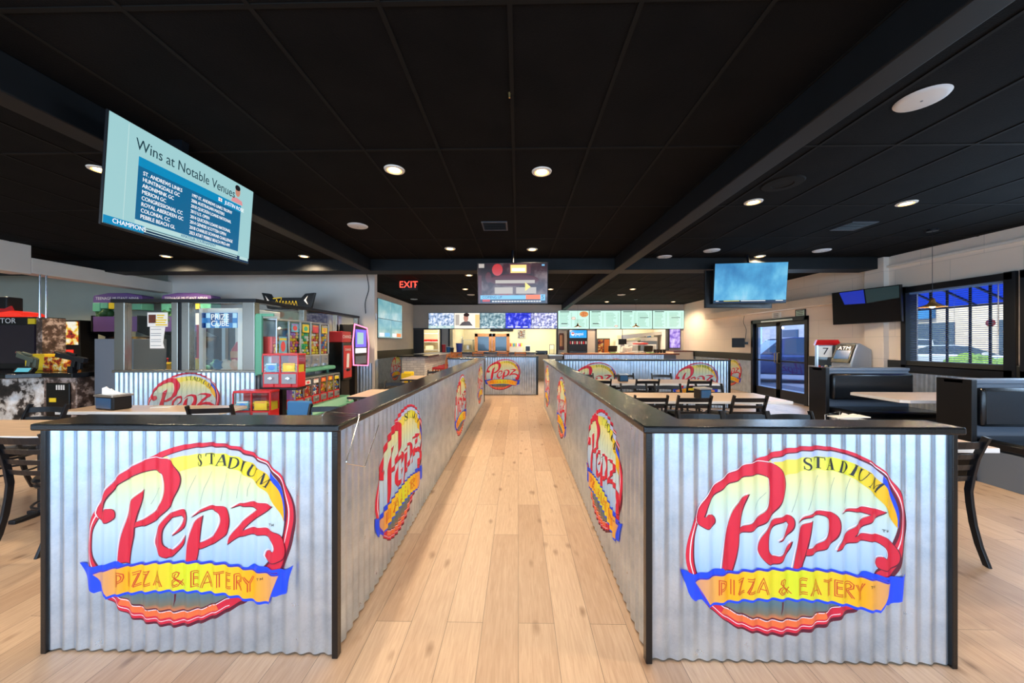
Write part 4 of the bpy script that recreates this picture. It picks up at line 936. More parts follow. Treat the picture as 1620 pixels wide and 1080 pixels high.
# purple sign at the right of the pass
screen_mat('s_purple', [(.4, hexc(120, 90, 200)), (.55, hexc(190, 165, 235)), (.7, hexc(235, 225, 250))], 6, .85)
a, b_ = P(1059.5, 520.5, Y=YS), P(1076, 550, Y=YS)
t, s = display('menu_sign', 'upright purple menu sign right of the kitchen pass', 'sign', ((a.x + b_.x) / 2, YS, (a.z + b_.z) / 2), (1, 0, 0), (0, 0, 1), b_.x - a.x, a.z - b_.z, 's_purple', .06, bez=.02)

# ---------------------------------------------------------------- tables and chairs
def make_chair():
    """sitter looks along +y; back at -y"""
    t = thing('dining_chair', 'x', 'chair')
    MB().lathe([(0, .0), (.17, .0), (.2, .012), (.205, .03), (.19, .05), (.1, .06), (0, .062)], (0, .02, .435), n=24).build('seat', 'black_vinyl', t, smooth=True)
    ring = MB(); ring.tube([(.185 * math.cos(a), .02 + .185 * math.sin(a), .425) for a in [2 * math.pi * k / 20 for k in range(20)]], .011, 6, True); ring.build('seat_ring', 'black_metal', t, smooth=True)
    for s in (-1, 1):
        prof_ = [(-.305, 0), (-.262, .12), (-.232, .25), (-.215, .38), (-.208, .47), (-.215, .58), (-.238, .70), (-.272, .80), (-.295, .86)]
        pts = [(s * (.185 + (.01 if z > .5 else .0)), y, z) for y, z in prof_]
        MB().bar(pts, [(.011, 0, 0)] * 9, [(0, .019, .004)] * 9).build('leg', 'black_metal', t, bevel=.003)
        MB().bar([(s * .165, .17, .43), (s * .185, .20, .2), (s * .198, .215, 0)], (.014, 0, 0), (0, .014, 0)).build('leg', 'black_metal', t, bevel=.003)
    MB().tube([(.17 * math.cos(a), .01 + .19 * math.sin(a) - .01, .28) for a in [2 * math.pi * k / 20 for k in range(20)]], .009, 6, True).build('stretcher', 'black_metal', t, smooth=True)
    for i, z in enumerate((.555, .635, .715, .80)):
        y0 = {.555: -.212, .635: -.225, .715: -.243, .80: -.274}[z]; h = .026 if i == 3 else .019
        MB().bar([(-.19 + .38 * k / 8, y0 - .028 * math.sin(math.pi * k / 8), z + .004 * math.sin(math.pi * k / 8)) for k in range(9)], (0, -.003 - .3 * h * .4, h), (0, .004, 0)).build('slat', 'black_metal', t, bevel=.002)
    return t
ch0 = make_chair(); ch_used = False
def chair(x, y, rz, label, group):
    global ch_used
    c = place(ch0, ch_used, (x, y, 0), rz, label, group); ch_used = True; return c
def table(x0, x1, y0, y1, label, group, edge='white_plastic', z=.75, legs=2, px_=None):
    t = thing('dining_table', label, 'table', ((x0 + x1) / 2, (y0 + y1) / 2, 0), 0, group)
    w, d = (x1 - x0) / 2, (y1 - y0) / 2
    MB().box(-w, w, -d, d, z - .035, z - .001).build('edge_band', edge, t, bevel=.004); MB().box(-w + .004, w - .004, -d + .004, d - .004, z - .003, z).build('tabletop', 'table_wood', t)
    for cx in ([q - (x0 + x1) / 2 for q in px_] if px_ else (0,)):
        MB().cyl((cx, 0, .03), (cx, 0, z - .04), .038, n=16).build('pedestal', 'black_metal', t, smooth=True)
        b = MB(); b.box(cx - .12, cx + .12, -.03, .03, 0, .03); b.box(cx - .03, cx + .03, -.20, .20, 0, .031); b.build('base', 'black_metal', t, bevel=.006)
    return t
GA = 'chairs at the tables right of the aisle'; GT = 'wood look tables right of the aisle'
table(1.15, 3.38, 2.50, 3.08, 'long wood look table just behind the right half wall', GT, px_=(1.34,))
table(1.02, 3.47, 4.45, 5.2, 'middle long table right of the aisle with a napkin dispenser', GT, px_=(1.2, 3.3))
table(.95, 3.7, 6.35, 7.1, 'far table right of the aisle in front of the emblem wall', GT, px_=(1.82, 2.54))
for x, n in ((1.68, 'left'), (2.09, 'middle'), (2.50, 'right')):
    chair(x, 2.97, R(180), '%s chair of three with its pale lit top just over the right half wall' % n, GA)
chair(2.93, 2.67, R(0), 'black ladder back chair beside the outer end of the right half wall', GA)
for x, n in ((1.60, 'left'), (2.12, 'middle'), (2.78, 'right')):
    chair(x, 4.5, 0, '%s chair of three on the near side of the middle table' % n, GA)
for x, n in ((1.78, 'left'), (2.3, 'middle'), (2.93, 'right')):
    chair(x, 5.12, R(180), '%s chair of three on the far side of the middle table' % n, GA)
for x, n in ((1.45, 'left'), (2.30, 'middle'), (3.22, 'right')):
    chair(x * .98, 6.38, 0, '%s chair of three on the near side of the far table' % n, GA)
for x, n in ((1.35, 'left'), (2.18, 'middle'), (2.95, 'right')):
    chair(x, 6.95, R(180), '%s chair of three on the far side of the far table, against the emblem wall' % n, GA)
GL = 'chairs at the tables left of the aisle'; GU = 'wood look tables left of the aisle'
table(-5.4, -3.3, 2.68, 3.26, 'table at the left edge of the picture behind the left half wall', GU, 'white_plastic', px_=(-4.15,))
chair(-3.50, 2.66, R(-2), 'black ladder back chair at the left edge, pushed up to the near table', GL)
chair(-4.8, 2.68, R(4), 'black ladder back chair cut by the left edge of the picture', GL)
chair(-4.83, 3.20, R(180), 'chair with a blue lit top rail on the far side of the near left table', GL)
table(-5.0, -3.2, 3.66, 4.05, 'table with the tissue box behind the left half wall', GU, 'white_plastic', px_=(-4.1,))
chair(-3.18, 3.74, R(12), 'chair with a curved black top rail right of the tissue box', GL)
table(-2.35, -1.4, 4.72, 5.5, 'small table near the coin changer', GU, 'black_plastic', legs=1)
chair(-1.95, 3.27, R(180), 'chair with its wide top rail in front of the capsule machines', GL)
chair(-2.0, 5.42, R(180), 'chair with a blue lit top rail between two small tables', GL)
table(-2.4, -1.5, 7.0, 7.8, 'small table in front of the brick bar', GU, 'black_plastic', legs=1)
chair(-1.9, 7.75, R(180), 'chair behind the small table in front of the brick bar', GL)
table(-2.0, -1.3, 4.55 - .95, 4.05, 'small table right behind the wall top below the capsule machines', GU, 'black_plastic', legs=1) if False else None
# yellow high chair
hc = thing('high_chair', 'yellow plastic child chair by the white brick bar', 'high chair', (-2.69, 8.3, 0)); hc.scale = (.62, .8, .98)
MB().box(-.2, .2, -.02, .03, .62, .78).build('tray', 'yellow_plastic', hc, bevel=.02)
MB().box(-.2, .2, .24, .28, .35, .8).build('backrest', 'yellow_plastic', hc, bevel=.02); MB().box(-.17, .17, .0, .25, .38, .42).build('seat', 'yellow_plastic', hc, bevel=.01)
for sx_ in (-1, 1):
    for sy_ in (0, 1): MB().bar([(sx_ * .16, sy_ * .24, .4), (sx_ * .22, sy_ * .32 - .05, 0)], (.02, 0, 0), (0, .02, 0)).build('leg', 'yellow_plastic', hc)
# blue booster seat
bs = thing('booster_seat', 'blue plastic child seat in front of the lower vending machines', 'child seat', (-2.30, 3.62, 0))
MB().box(-.13, .13, -.02, .02, .5, .88).build('backrest', 'blue_plastic', bs, bevel=.018); MB().box(-.13, .13, -.26, .0, .46, .50).build('seat', 'blue_plastic', bs, bevel=.01)
for sx_ in (-1, 1):
    for sy_ in (0, 1): MB().bar([(sx_ * .11, -.24 * sy_, .47), (sx_ * .15, -.28 * sy_ + .02, 0)], (.014, 0, 0), (0, .014, 0)).build('leg', 'blue_plastic', bs)
# napkin dispensers
def dispenser(x, y, z, rz, label, menu=False):
    t = thing('napkin_dispenser', label, 'napkin dispenser', (x, y, z), rz, 'napkin dispensers on the tables')
    MB().box(-.085, .085, -.065, .065, 0, .13).build('body', 'black_plastic', t, bevel=.012)
    MB().box(-.07, .07, -.069, -.063, .015, .115).build('face_plate', 'blue_face', t, bevel=.002)
    f = MB(); f.box(-.09, .09, -.072, .072, .125, .145); f.build('top_rim', 'steel', t, bevel=.004)
    return t
dispenser(P(785, 0, Y=6.7).x + 2.43, 6.7, .75, 0, 'napkin dispenser on the far table')
d1 = dispenser(P(1107, 600, Y=4.75).x, 4.68, .75, R(12), 'napkin dispenser on the middle table')
d2 = dispenser(P(1352, 650, Y=2.75).x, 2.78, .75, R(5), 'chrome napkin dispenser with a white napkin behind the right half wall')
MB().ext([(-.07, 0, .145), (-.04, 0, .185), (0, 0, .165), (.05, 0, .178), (.08, 0, .15)], (0, .03, 0)).build('napkin', 'napkin', d2)
tb = dispenser(P(177, 640, Y=3.8).x, 3.82, .75, R(-14), 'dark blue tissue box with a white tissue standing up, behind the left half wall')
tb.scale = (1.75, 1.3, 1.15)
tis = MB()
for k in range(5):
    a = k * .35 - .7
    tis.ext([(-.07 + .03 * k, -.03 + .012 * k, .145), (-.085 + .028 * k, -.02 + .01 * k, .20 - .012 * k), (-.055 + .03 * k, -.015 + .01 * k, .215 - .02 * k), (.02 + .018 * k, .0 + .008 * k, .145)], (0, .006, 0))
tis.build('tissue', 'napkin', tb)
# menu stands: clear acrylic holders
def holder(x, y, z, rz, label, w=.12, h=.18):
    t = thing('menu_holder', label, 'menu holder', (x, y, z), rz)
    MB().box(-w, w, -.004, .004, .004, h).build('clear_panel', 'glass', t); MB().box(-w, w, -.045, .045, 0, .006).build('foot', 'white_plastic', t); return t
holder(-4.08, 3.92, .75, R(8), 'clear acrylic holder behind the tissue box', .1, .17)
t = thing('menu_stand', 'flat white menu lying across a wire stand beside the chrome napkin dispenser', 'menu stand', (P(1340, 650, Y=2.65).x, 2.66, .75))
MB().obox((0.02, 0, .185), (.12, 0, .004), (0, .045, 0), (0, 0, .003)).build('menu_card', 'white_plastic', t)
MB().tube([(-.11, .04, 0), (-.12, .04, .19), (.0, .05, .215), (.0, .05, .0)], .003, 6).tube([(-.11, -.03, 0), (-.11, -.03, .18)], .003, 6).tube([(.1, 0, 0), (.1, 0, .18)], .003, 6).build('wire_frame', 'chrome', t, smooth=True)

# ---------------------------------------------------------------- window booths
def booth(yc, x0, x1, label, two=True):
    t = thing('booth_bench', label, 'booth', ((x0 + x1) / 2, yc, 0), 0, 'black booth benches by the windows')
    w = (x1 - x0) / 2
    MB().box(-w, w, -.07, .07, 0, 1.04).build('back_panel', 'grey_paint', t)
    MB().box(-w - .06, -w, -.16, .16, 0, 1.09).build('end_panel', 'black_paint', t, bevel=.005)
    MB().box(-w - .06, w, -.09, .09, 1.04, 1.085).build('top_rail', 'grey_paint', t, bevel=.006)
    for s in ((-1, 1) if two else (-1,)):
        MB().box(-w + .05, w - .02, min(s * .07, s * .17), max(s * .07, s * .17), .58, 1.0).build('back_cushion', 'black_vinyl', t, bevel=.035, smooth=True)
        MB().box(-w + .02, w, min(s * .07, s * .58), max(s * .07, s * .58), .36, .47).build('seat_cushion', 'black_vinyl', t, bevel=.03, smooth=True)
        MB().box(-w, w, min(s * .07, s * .52), max(s * .07, s * .52), 0, .36).build('seat_base', 'grey_paint', t)
    return t
booth(5.78, 4.95, 6.28, 'black booth bench in front of the ATM, behind the wood booth table', False)
booth(4.0, 4.95, 6.74, 'nearest black booth bench at the right edge of the picture')
t = thing('booth_table', 'wood look booth table between the two black benches under the window', 'table', (5.8, 4.86, 0))
MB().ext([(-.93, -.33, .725), (-.85, -.38, .725), (.93, -.38, .725), (.93, .38, .725), (-.85, .38, .725), (-.93, .33, .725)], (0, 0, .036)).build('edge_band', 'white_plastic', t)
MB().ext([(-.92, -.325, .76), (-.845, -.37, .76), (.92, -.37, .76), (.92, .37, .76), (-.845, .37, .76), (-.92, .325, .76)], (0, 0, .003)).build('tabletop', 'table_wood', t)
MB().cyl((0, 0, .03), (0, 0, .725), .04, n=16).build('pedestal', 'black_metal', t, smooth=True); MB().box(-.3, .3, -.04, .04, 0, .03).box(-.04, .04, -.3, .3, 0, .03).build('base', 'black_metal', t)
# ---------------------------------------------------------------- prize booth with glass, left
BX0, BX1, BY0, BY1, BZ = -5.56, -3.60, 4.70, 7.76, 2.08
mat('booth_frame', (.36, .32, .27), .26, 1, bump=.05)
bt = thing('prize_booth', 'glass walled prize booth on a corrugated metal base with the oval emblem', 'booth', (BX0, BY0, 0))
def bb(name, m, boxes, **k):
    b = MB()
    for x0, x1, y0, y1, z0, z1 in boxes: b.box(x0 - BX0, x1 - BX0, y0 - BY0, y1 - BY0, z0, z1)
    return b.build(name, m, bt, **k)
bb('base_core', 'dark_grey', [(BX0 + .02, BX1 - .02, BY0 + .02, BY0 + .1, 0, 1.08), (BX1 - .1, BX1 - .02, BY0 + .02, BY1, 0, 1.08)])
corrugated('corrugated_panel', snap(BX1 - BX0), 0.01, 1.08, bt, (0, 0, 0))
corrugated('corrugated_panel', snap(BY1 - BY0), 0.01, 1.08, bt, (BX1 - BX0, 0, 0), R(90))
logo(bt, (snap(P(291, 600, Y=BY0).x - BX0), 0, .64))
bb('ledge', 'booth_frame', [(BX0 - .02, BX1 + .03, BY0 - .03, BY0 + .12, 1.08, 1.115), (BX1 - .12, BX1 + .03, BY0 + .1, BY1, 1.08, 1.115)], bevel=.004)
bb('top_frame', 'black_metal', [(BX0 - .03, BX1 + .03, BY0 - .04, BY0 + .12, BZ - .04, BZ + .01), (BX1 - .12, BX1 + .03, BY0 + .1, BY1, BZ - .04, BZ + .01)], bevel=.004)
def px(x, Y=BY0): return P(x, 500, Y=Y).x
for a, b_ in ((183, 199), (273, 283), (289, 301), (385, 404)): bb('mullion', 'booth_frame', [(px(a), px(b_), BY0 - .02, BY0 + .08, 1.11, BZ - .03)], bevel=.006)
bb('mullion', 'black_metal', [(px(283), px(289), BY0 - .0, BY0 + .06, 1.11, BZ - .03)])
for y in (5.75, 6.8, 7.68): bb('mullion', 'booth_frame', [(BX1 - .08, BX1 + .015, y, y + .08, 1.11, BZ - .03)], bevel=.006)
bb('glass_pane', 'glass', [(px(199), px(273), BY0 + .02, BY0 + .026, 1.11, BZ - .03)]); bb('glass_pane', 'glass', [(px(301), px(385), BY0 + .02, BY0 + .026, 1.11, BZ - .03)])
for a, b_ in ((4.82, 5.75), (5.83, 6.8), (6.88, 7.68)): bb('glass_pane', 'glass', [(BX1 - .03, BX1 - .024, a, b_, 1.11, BZ - .03)])
# notices taped to the glass
a, b_ = P(231, 494, Y=BY0 - .005), P(263, 516.5, Y=BY0 - .005)
t = MB().box(a.x, b_.x, BY0 + .012, BY0 + .018, b_.z, a.z).build('notice', 'paper'); tag(t, 'white notice with yellow words and a small picture taped on the booth glass', 'notice')
b = MB()
for k, (u0, u1) in enumerate(((.48, .85), (.5, .8), (.42, .95), (.38, .9), (.42, .98))): b.box(a.x + (b_.x - a.x) * u0, a.x + (b_.x - a.x) * u1, BY0 + .009, BY0 + .012, a.z - .03 - .033 * k - .018, a.z - .03 - .033 * k)
b.build('printed_lines', 'yellow_plastic', t); MB().box(a.x + .02, a.x + .12, BY0 + .009, BY0 + .012, b_.z + .05, a.z - .03).build('printed_picture', 'wood_dark', t)
a, b_ = P(235, 517, Y=BY0 - .005), P(257, 551, Y=BY0 - .005)
t = MB().ext([(a.x, BY0 + .012, a.z), (b_.x + .02, BY0 + .012, a.z), (b_.x - .01, BY0 + .012, b_.z + .08), (b_.x + .01, BY0 + .012, b_.z), (a.x, BY0 + .012, b_.z)], (0, .003, 0)).build('notice', 'paper'); tag(t, 'plain white sheet of small print taped below the yellow lettered notice', 'notice')
b = MB()
for k in range(9):
    if k in (1, 4, 7): continue
    b.box(a.x + .015, a.x + .16, BY0 + .0095, BY0 + .0115, a.z - .03 - .028 * k - .006, a.z - .03 - .028 * k)
b.build('printed_lines', 'grey_paint', t)
# prize machine behind the right pane
mat('cube_white', (.82, .82, .80), .35, emit=(1, 1, 1), es=.10); glow('cube_blue', hexc(30, 120, 200), .7); glow('cube_pale', hexc(170, 215, 240), .8); glow('cube_navy', hexc(10, 50, 120), .6)
pm = thing('prize_machine', 'white prize cabinet with a blue sign inside the glass booth', 'prize machine', (-4.36, 5.05, 0))
MB().box(-.36, .36, .02, .72, 0, 1.08).box(-.36, -.30, .0, .06, 1.08, 2.0).box(.22, .36, .0, .06, 1.08, 2.0).box(-.36, .36, 0, .72, 1.93, 2.0).box(-.36, .36, .66, .72, 1.08, 1.93).build('cabinet', 'cube_white', pm, bevel=.008)
MB().box(-.31, .22, -.004, .012, 1.71, 1.93).build('sign_panel', 'cube_blue', pm)
b = MB(); b2 = MB(); rr = random.Random(3)
for k in range(22):
    x = -.31 + .0664 * (k % 8); z = 1.71 + .073 * rr.randrange(3)
    (b if k % 2 else b2).box(x, x + .06, -.0055, -.003, z, z + .07)
b.build('sign_pattern', 'cube_pale', pm); b2.build('sign_pattern', 'cube_navy', pm)
text('PRIZE', .115, (-.035, -.008, 1.865), (R(90), 0, 0), 'g_white', pm, sx=.95); text('CUBE', .115, (-.035, -.008, 1.77), (R(90), 0, 0), 'g_white', pm, sx=.95)
MB().box(-.3, .22, .01, .016, 1.10, 1.71).build('glass_pane', 'glass', pm)
cl = ((-.24, 'blue_plastic', 'blue'), (-.10, 'white_plastic', 'white'), (.03, 'toy_pink', 'pale pink'), (.14, 'toy_green', 'green'))
mat('toy_pink', hexc(240, 190, 170), .9); mat('toy_green', hexc(150, 200, 130), .9)
for i, (x, m, n) in enumerate(cl):
    o = MB().ball((0, 0, .07), .07, .07, .075, 14).ball((.0, -.03, .13), .035, .03, .03, 10).build('plush_toy', m, smooth=True, loc=(-4.36 + x, 5.05 + .2, 1.08)); tag(o, n + ' plush ball toy at the bottom of the white prize cabinet', 'toy', 'plush toys in the prize cabinet')
b = MB(); b.lathe([(.02, 0), (.16, .02), (.2, .16), (.19, .3), (.13, .42), (.02, .46)], (0, 0, 0), 20)
o = b.build('prize_globe', 'red_plastic', smooth=True, loc=(-4.32, 5.45, 1.08)); tag(o, 'big round dark red prize standing in the white prize cabinet', 'toy'); MB().box(-.09, .09, -.205, -.19, .18, .28).build('badge', 'wood_pale', o)
# yellow chute and red post seen through the left pane
o = MB().obox((0, 0, .0), (.05, 0, .0), (0, .04, 0), (-.16, 0, .26)).build('ticket_chute', 'yellow_plastic', loc=(-4.95, 5.4, .98)); tag(o, 'yellow slanting chute seen through the left pane of the booth', 'chute')
o.parent = None
t = thing('claw_machine', 'small lit claw machine with red post seen through the left booth pane', 'claw machine', (-5.3, 5.9, 0))
MB().box(-.25, .25, 0, .6, 0, 1.0).build('cabinet', 'dark_grey', t, bevel=.01); MB().box(-.25, -.19, 0, .06, 1.0, 1.8).build('post', 'red_paint', t); MB().box(.19, .25, 0, .06, 1.0, 1.8).build('post', 'steel', t); MB().box(-.26, .26, -.01, .61, 1.8, 2.0).build('header', 'g_cream', t)
b = MB(); rr = random.Random(5)
for k in range(26): b.ball((rr.uniform(-.18, .18), rr.uniform(.1, .5), 1.03 + rr.uniform(0, .12)), .05, n=8)
tag(b.build('prizes', 'green_plastic', t, smooth=True), kind='stuff')

# ---------------------------------------------------------------- arcade machines
def arcade(name, label, loc, w, h, d, body, panel, rz=0, scr='s_dark'):
    t = thing(name, label, 'arcade machine', loc, rz)
    for s in (-1, 1):
        pr = [(0, 0), (0, .95), (-.12, 1.0), (-.12, 1.06), (.22, 1.15), (.30, 1.62), (.05, 1.72), (.05, h), (d, h), (d, 0)]
        MB().ext([(s * w / 2, y, z) for y, z in pr], (-s * .03, 0, 0)).build('side_panel', body, t)
    MB().box(-w / 2 + .03, w / 2 - .03, .04, d - .01, 0, .94).build('front_panel', panel, t)
    MB().ext([(-w / 2 + .03, -.1, .98), (-w / 2 + .03, -.1, 1.05), (-w / 2 + .03, .22, 1.14), (-w / 2 + .03, .22, .98)], (w - .06, 0, 0)).build('control_panel', 'black_gloss', t)
    MB().ext([(-w / 2 + .05, .23, 1.15), (-w / 2 + .05, .31, 1.62), (-w / 2 + .05, .33, 1.62), (-w / 2 + .05, .25, 1.15)], (w - .1, 0, 0)).build('screen', scr, t)
    MB().box(-w / 2 + .03, w / 2 - .03, .06, .10, 1.72, h - .02).build('marquee', panel, t)
    for k in range(3):
        x = -w * .3 + w * .3 * k
        MB().cyl((x, .02, 1.06), (x, .01, 1.15), .007, n=8).ball((x, .01, 1.165), .02, n=10).build('joystick', 'red_plastic', t)
        MB().cyl((x + .08, .06, 1.08), (x + .08, .055, 1.10), .016, n=10).build('button', 'yellow_plastic', t)
    return t
mat('toy_dark_green', hexc(50, 95, 50), .6)
screen_mat('s_arc', [(.4, hexc(8, 8, 12)), (.55, hexc(60, 40, 20)), (.7, hexc(200, 150, 60))], 3, .5)
for i, (x, yy, lab) in enumerate(((-8.3, 6.95, 'purple topped four player arcade machine left of the booth'), (-6.85, 6.95, 'purple topped four player arcade machine behind the booth'))):
    t = arcade('arcade_cabinet', lab, (x, yy, 0), 1.0, 2.05, .75, 'black_paint', 'purple_plastic', 0, 's_arc')
    hd = MB(); top = [(-.52, 2.42), (-.5, 2.47), (-.2, 2.52), (.2, 2.52), (.5, 2.47), (.52, 2.42)]
    hd.ext([(-.52, .1, 2.30)] + [(a, .1, b_) for a, b_ in top] + [(.52, .1, 2.30)], (0, .25, 0))
    h_ = hd.build('header', 'purple_plastic', t, bevel=.01)
    text('TEENAGE MUTANT NINJA', .085, (0, .095, 2.405), (R(90), 0, 0), 'white_plastic', h_, sx=.92)
    dr = MB()
    pass
    for x0, x1, z0, m_ in ((-.52, -.36, 2.14, 'green_plastic'), (-.355, -.2, 2.20, 'green_plastic'), (.30, .52, 2.17, 'green_plastic'), (-.18, .04, 2.19, 'yellow_plastic'), (.07, .28, 2.18, 'yellow_plastic')): MB().box(x0, x1, .09, .34, z0, 2.32).build('drip_trim', m_, t, bevel=.01)
    b = MB(); rr = random.Random(i)
    for k in range(16): b.ball((-.46 + .16 * rr.random(), .12 + .1 * rr.random(), 1.78 + .4 * rr.random()), .055 + .03 * rr.random(), n=8)
    b.build('header_relief', 'toy_dark_green', t, smooth=True)
t = arcade('arcade_cabinet', 'arcade machine with a dark winged header and yellow script rising behind the glass booth', (-4.72, 6.95, 0), .9, 2.16, .75, 'black_paint', 'dark_grey', 0, 's_arc')
z0 = 2.19
MB().ext([(-.52, .05, z0 + .32), (-.35, .05, z0 + .30), (-.3, .05, z0 + .22), (.30, .05, z0 + .22), (.38, .05, z0 + .30), (.58, .05, z0 + .32), (.50, .05, z0), (.40, .05, z0 - .02), (-.32, .05, z0 - .02), (-.40, .05, z0)], (0, .06, 0)).build('header', 'black_gloss', t, bevel=.004)
b = MB()
pts = [(-.22 + .44 * k / 40, .045, z0 + .10 + .05 * math.sin(k * 1.05) + .03 * (k < 6)) for k in range(41)]
b.bar(pts, (0, 0, .009), (0, .002, 0)); b.bar([(-.28, .045, z0 + .20), (-.1, .045, z0 + .22), (-.16, .045, z0 + .04)], (0, 0, .009), (0, .002, 0)); b.build('script_line', 'yellow_plastic', t)
for s in (-1, 1): MB().ext([(s * .44, .046, z0 + .26), (s * .36, .046, z0 + .16), (s * .44, .046, z0 + .08), (s * .40, .046, z0 + .17)], (0, -.003, 0)).build('star', 'white_plastic', t)
# big shooting game at the left edge
screen_mat('s_camo', [(.35, hexc(12, 12, 12)), (.48, hexc(70, 55, 45)), (.56, hexc(225, 225, 225)), (.7, hexc(245, 245, 245))], 3.2, .0)
def camo(name, stops, scale):
    m = mat(name, (.5, .5, .5), .4); nt = m.node_tree; L = nt.links; bs = nt.nodes['Principled BSDF']
    tc = nt.nodes.new('ShaderNodeTexCoord'); n = nt.nodes.new('ShaderNodeTexNoise'); n.inputs['Scale'].default_value = scale; n.inputs['Detail'].default_value = 7; n.inputs['Roughness'].default_value = .65
    L.new(tc.outputs['Object'], n.inputs[0]); r = nt.nodes.new('ShaderNodeValToRGB'); cr = r.color_ramp
    while len(cr.elements) < len(stops): cr.elements.new(.5)
    for e, (p, c) in zip(cr.elements, stops): e.position = p; e.color = (*c, 1)
    L.new(n.outputs['Fac'], r.inputs[0]); L.new(r.outputs[0], bs.inputs['Base Color'])
camo('art_white', [(.38, hexc(15, 15, 16)), (.46, hexc(60, 50, 45)), (.50, hexc(200, 190, 180)), (.62, hexc(245, 245, 245))], 3.4)
camo('art_brown', [(.3, hexc(20, 16, 14)), (.5, hexc(90, 70, 60)), (.6, hexc(190, 170, 160))], 9)
camo('art_yellow', [(.38, hexc(20, 20, 16)), (.48, hexc(200, 60, 30)), (.55, hexc(245, 200, 40)), (.64, hexc(250, 250, 235))], 11)
glow('g_screen', hexc(18, 8, 24), .6); glow('g_redlamp', (.8, .03, .015), .8); glow('g_cyan', hexc(90, 190, 210), .7)
sg = thing('shooting_game', 'large shooting arcade game with mounted guns and a dark screen at the left edge', 'arcade machine', (-7.3, 5.0, 0))
MB().box(-1.4, .29, .02, .9, 0, .98).build('lower_cabinet', 'art_white', sg, bevel=.01)
MB().box(.30, .80, .0, .9, 0, 1.0).build('side_cabinet', 'art_brown', sg, bevel=.01)
dd = MB().box(.36, .72, -.02, .0, .2, .90).build('coin_door', 'black_gloss', sg, bevel=.015)
MB().box(.42, .52, -.026, -.02, .62, .68).build('sticker', 'yellow_plastic', dd); MB().box(.55, .60, -.03, -.02, .50, .54).build('coin_return', 'chrome', dd)
b = MB()
for k in range(4): b.box(.52 + .035 * k, .54 + .035 * k, -.024, -.02, .80, .87)
b.build('lettering', 'white_plastic', dd)
b = MB(); n = 20
b.ext([(-1.45, -.05, .98), (-.9, -.25, .98), (.1, -.25, .98), (.34, -.05, .98), (.84, -.08, .98), (.84, .9, .98), (-1.45, .9, .98)], (0, 0, .07)); b.build('control_deck', 'black_gloss', sg, bevel=.01)
MB().box(-1.9, -.66, .62, .98, 1.05, 1.92).build('monitor_housing', 'black_plastic', sg, bevel=.01); MB().box(-1.85, -.70, .605, .622, 1.15, 1.78).build('screen', 'g_screen', sg)
MB().box(-.66, -.56, .60, .9, 1.05, 1.90).build('side_post', 'art_brown', sg); MB().box(-.80, -.68, .595, .612, 1.80, 1.89).build('sticker', 'yellow_plastic', sg)
text('TERMINATOR', .12, (-1.42, .60, 1.85), (R(90), 0, 0), 'white_plastic', sg, sx=1.1)
hd = MB(); prf = [(-1.75, 1.93), (-1.65, 1.99), (-1.4, 2.03), (-1.2, 2.03), (-1.0, 2.0), (-.93, 1.96), (-.9, 1.93)]
hd.ext([(x, .62, z) for x, z in prf], (0, .3, 0)); hd.build('lamp_topper', 'g_redlamp', sg, bevel=.02)
MB().ext([(-1.6, .60, 2.0), (-1.4, .60, 2.06), (-1.2, .60, 2.055), (-1.1, .60, 2.10), (-1.06, .60, 2.03), (-1.2, .60, 2.01), (-1.5, .60, 1.97)], (0, .02, 0)).build('topper_blade', 'red_plastic', sg)
MB().box(-1.46, -1.24, .65, .85, 2.02, 2.26).build('speaker_box', 'black_plastic', sg, bevel=.02)
for x, rz, m in ((-.02, 0, 'gunmetal'), (.66, 0, 'black_metal')):
    if m == 'gunmetal': mat('gunmetal', hexc(95, 105, 95), .4, .4)
    g = MB(); sc_ = .8 if x < 0 else 1.35
    g.obox((x, .05, 1.27), (.16 * sc_, .0, -.045), (0, .03, 0), (.01, 0, .035)); g.obox((x - .13 * sc_, .05, 1.33), (.06 * sc_, 0, -.02), (0, .018, 0), (.006, 0, .016)); g.obox((x + .04, .05, 1.19), (.03, 0, 0), (0, .02, 0), (.015, 0, .07)); g.obox((x + .13, .05, 1.17), (.025, 0, 0), (0, .02, 0), (.01, 0, .08)); g.obox((x, .05, 1.325), (.07, 0, -.02), (0, .015, 0), (.004, 0, .014))
    gg = g.build('toy_gun', m, sg, bevel=.006); MB().ball((x - .19 * sc_, .05, 1.345), .018, n=10).build('muzzle', 'red_plastic', gg)
    MB().box(x - .03, x + .05, .02, .08, 1.04, 1.14).build('gun_mount', 'black_metal', sg)
MB().obox((.20, -.12, 1.09), (.13, 0, 0), (0, .02, .03), (0, -.02, .015)).build('button_panel', 'black_plastic', sg); MB().obox((.20, -.145, 1.10), (.10, 0, 0), (0, .016, .026), (0, -.002, .001)).build('lit_label', 'g_cyan', sg)
# pinball machine
pb_ = thing('pinball_machine', 'pinball machine with a lit yellow and white backglass and red display', 'pinball machine', (-9.26, 6.0, 0))
MB().ext([(-.3, 0, .6), (-.3, 0, .88), (-.3, 1.05, 1.12), (-.3, 1.3, 1.12), (-.3, 1.3, .6)], (.6, 0, 0)).build('cabinet', 'art_brown', pb_); MB().ext([(-.27, .03, .89), (-.27, 1.0, 1.11), (-.27, 1.0, 1.125), (-.27, .03, .905)], (.54, 0, 0)).build('playfield_glass', 'black_gloss', pb_)
for sx_ in (-1, 1):
    for y in (.04, 1.26): MB().box(sx_ * .28 - .02, sx_ * .28 + .02, y - .02, y + .02, 0, .62).build('leg', 'chrome', pb_)
MB().ext([(-.36, .92, 1.12), (-.33, .92, 1.95), (.33, .92, 1.95), (.36, .92, 1.12)], (0, .3, 0)).build('backbox', 'black_plastic', pb_)
MB().box(-.30, .30, .905, .92, 1.45, 1.92).build('backglass', 'art_yellow_lit', pb_) if False else None
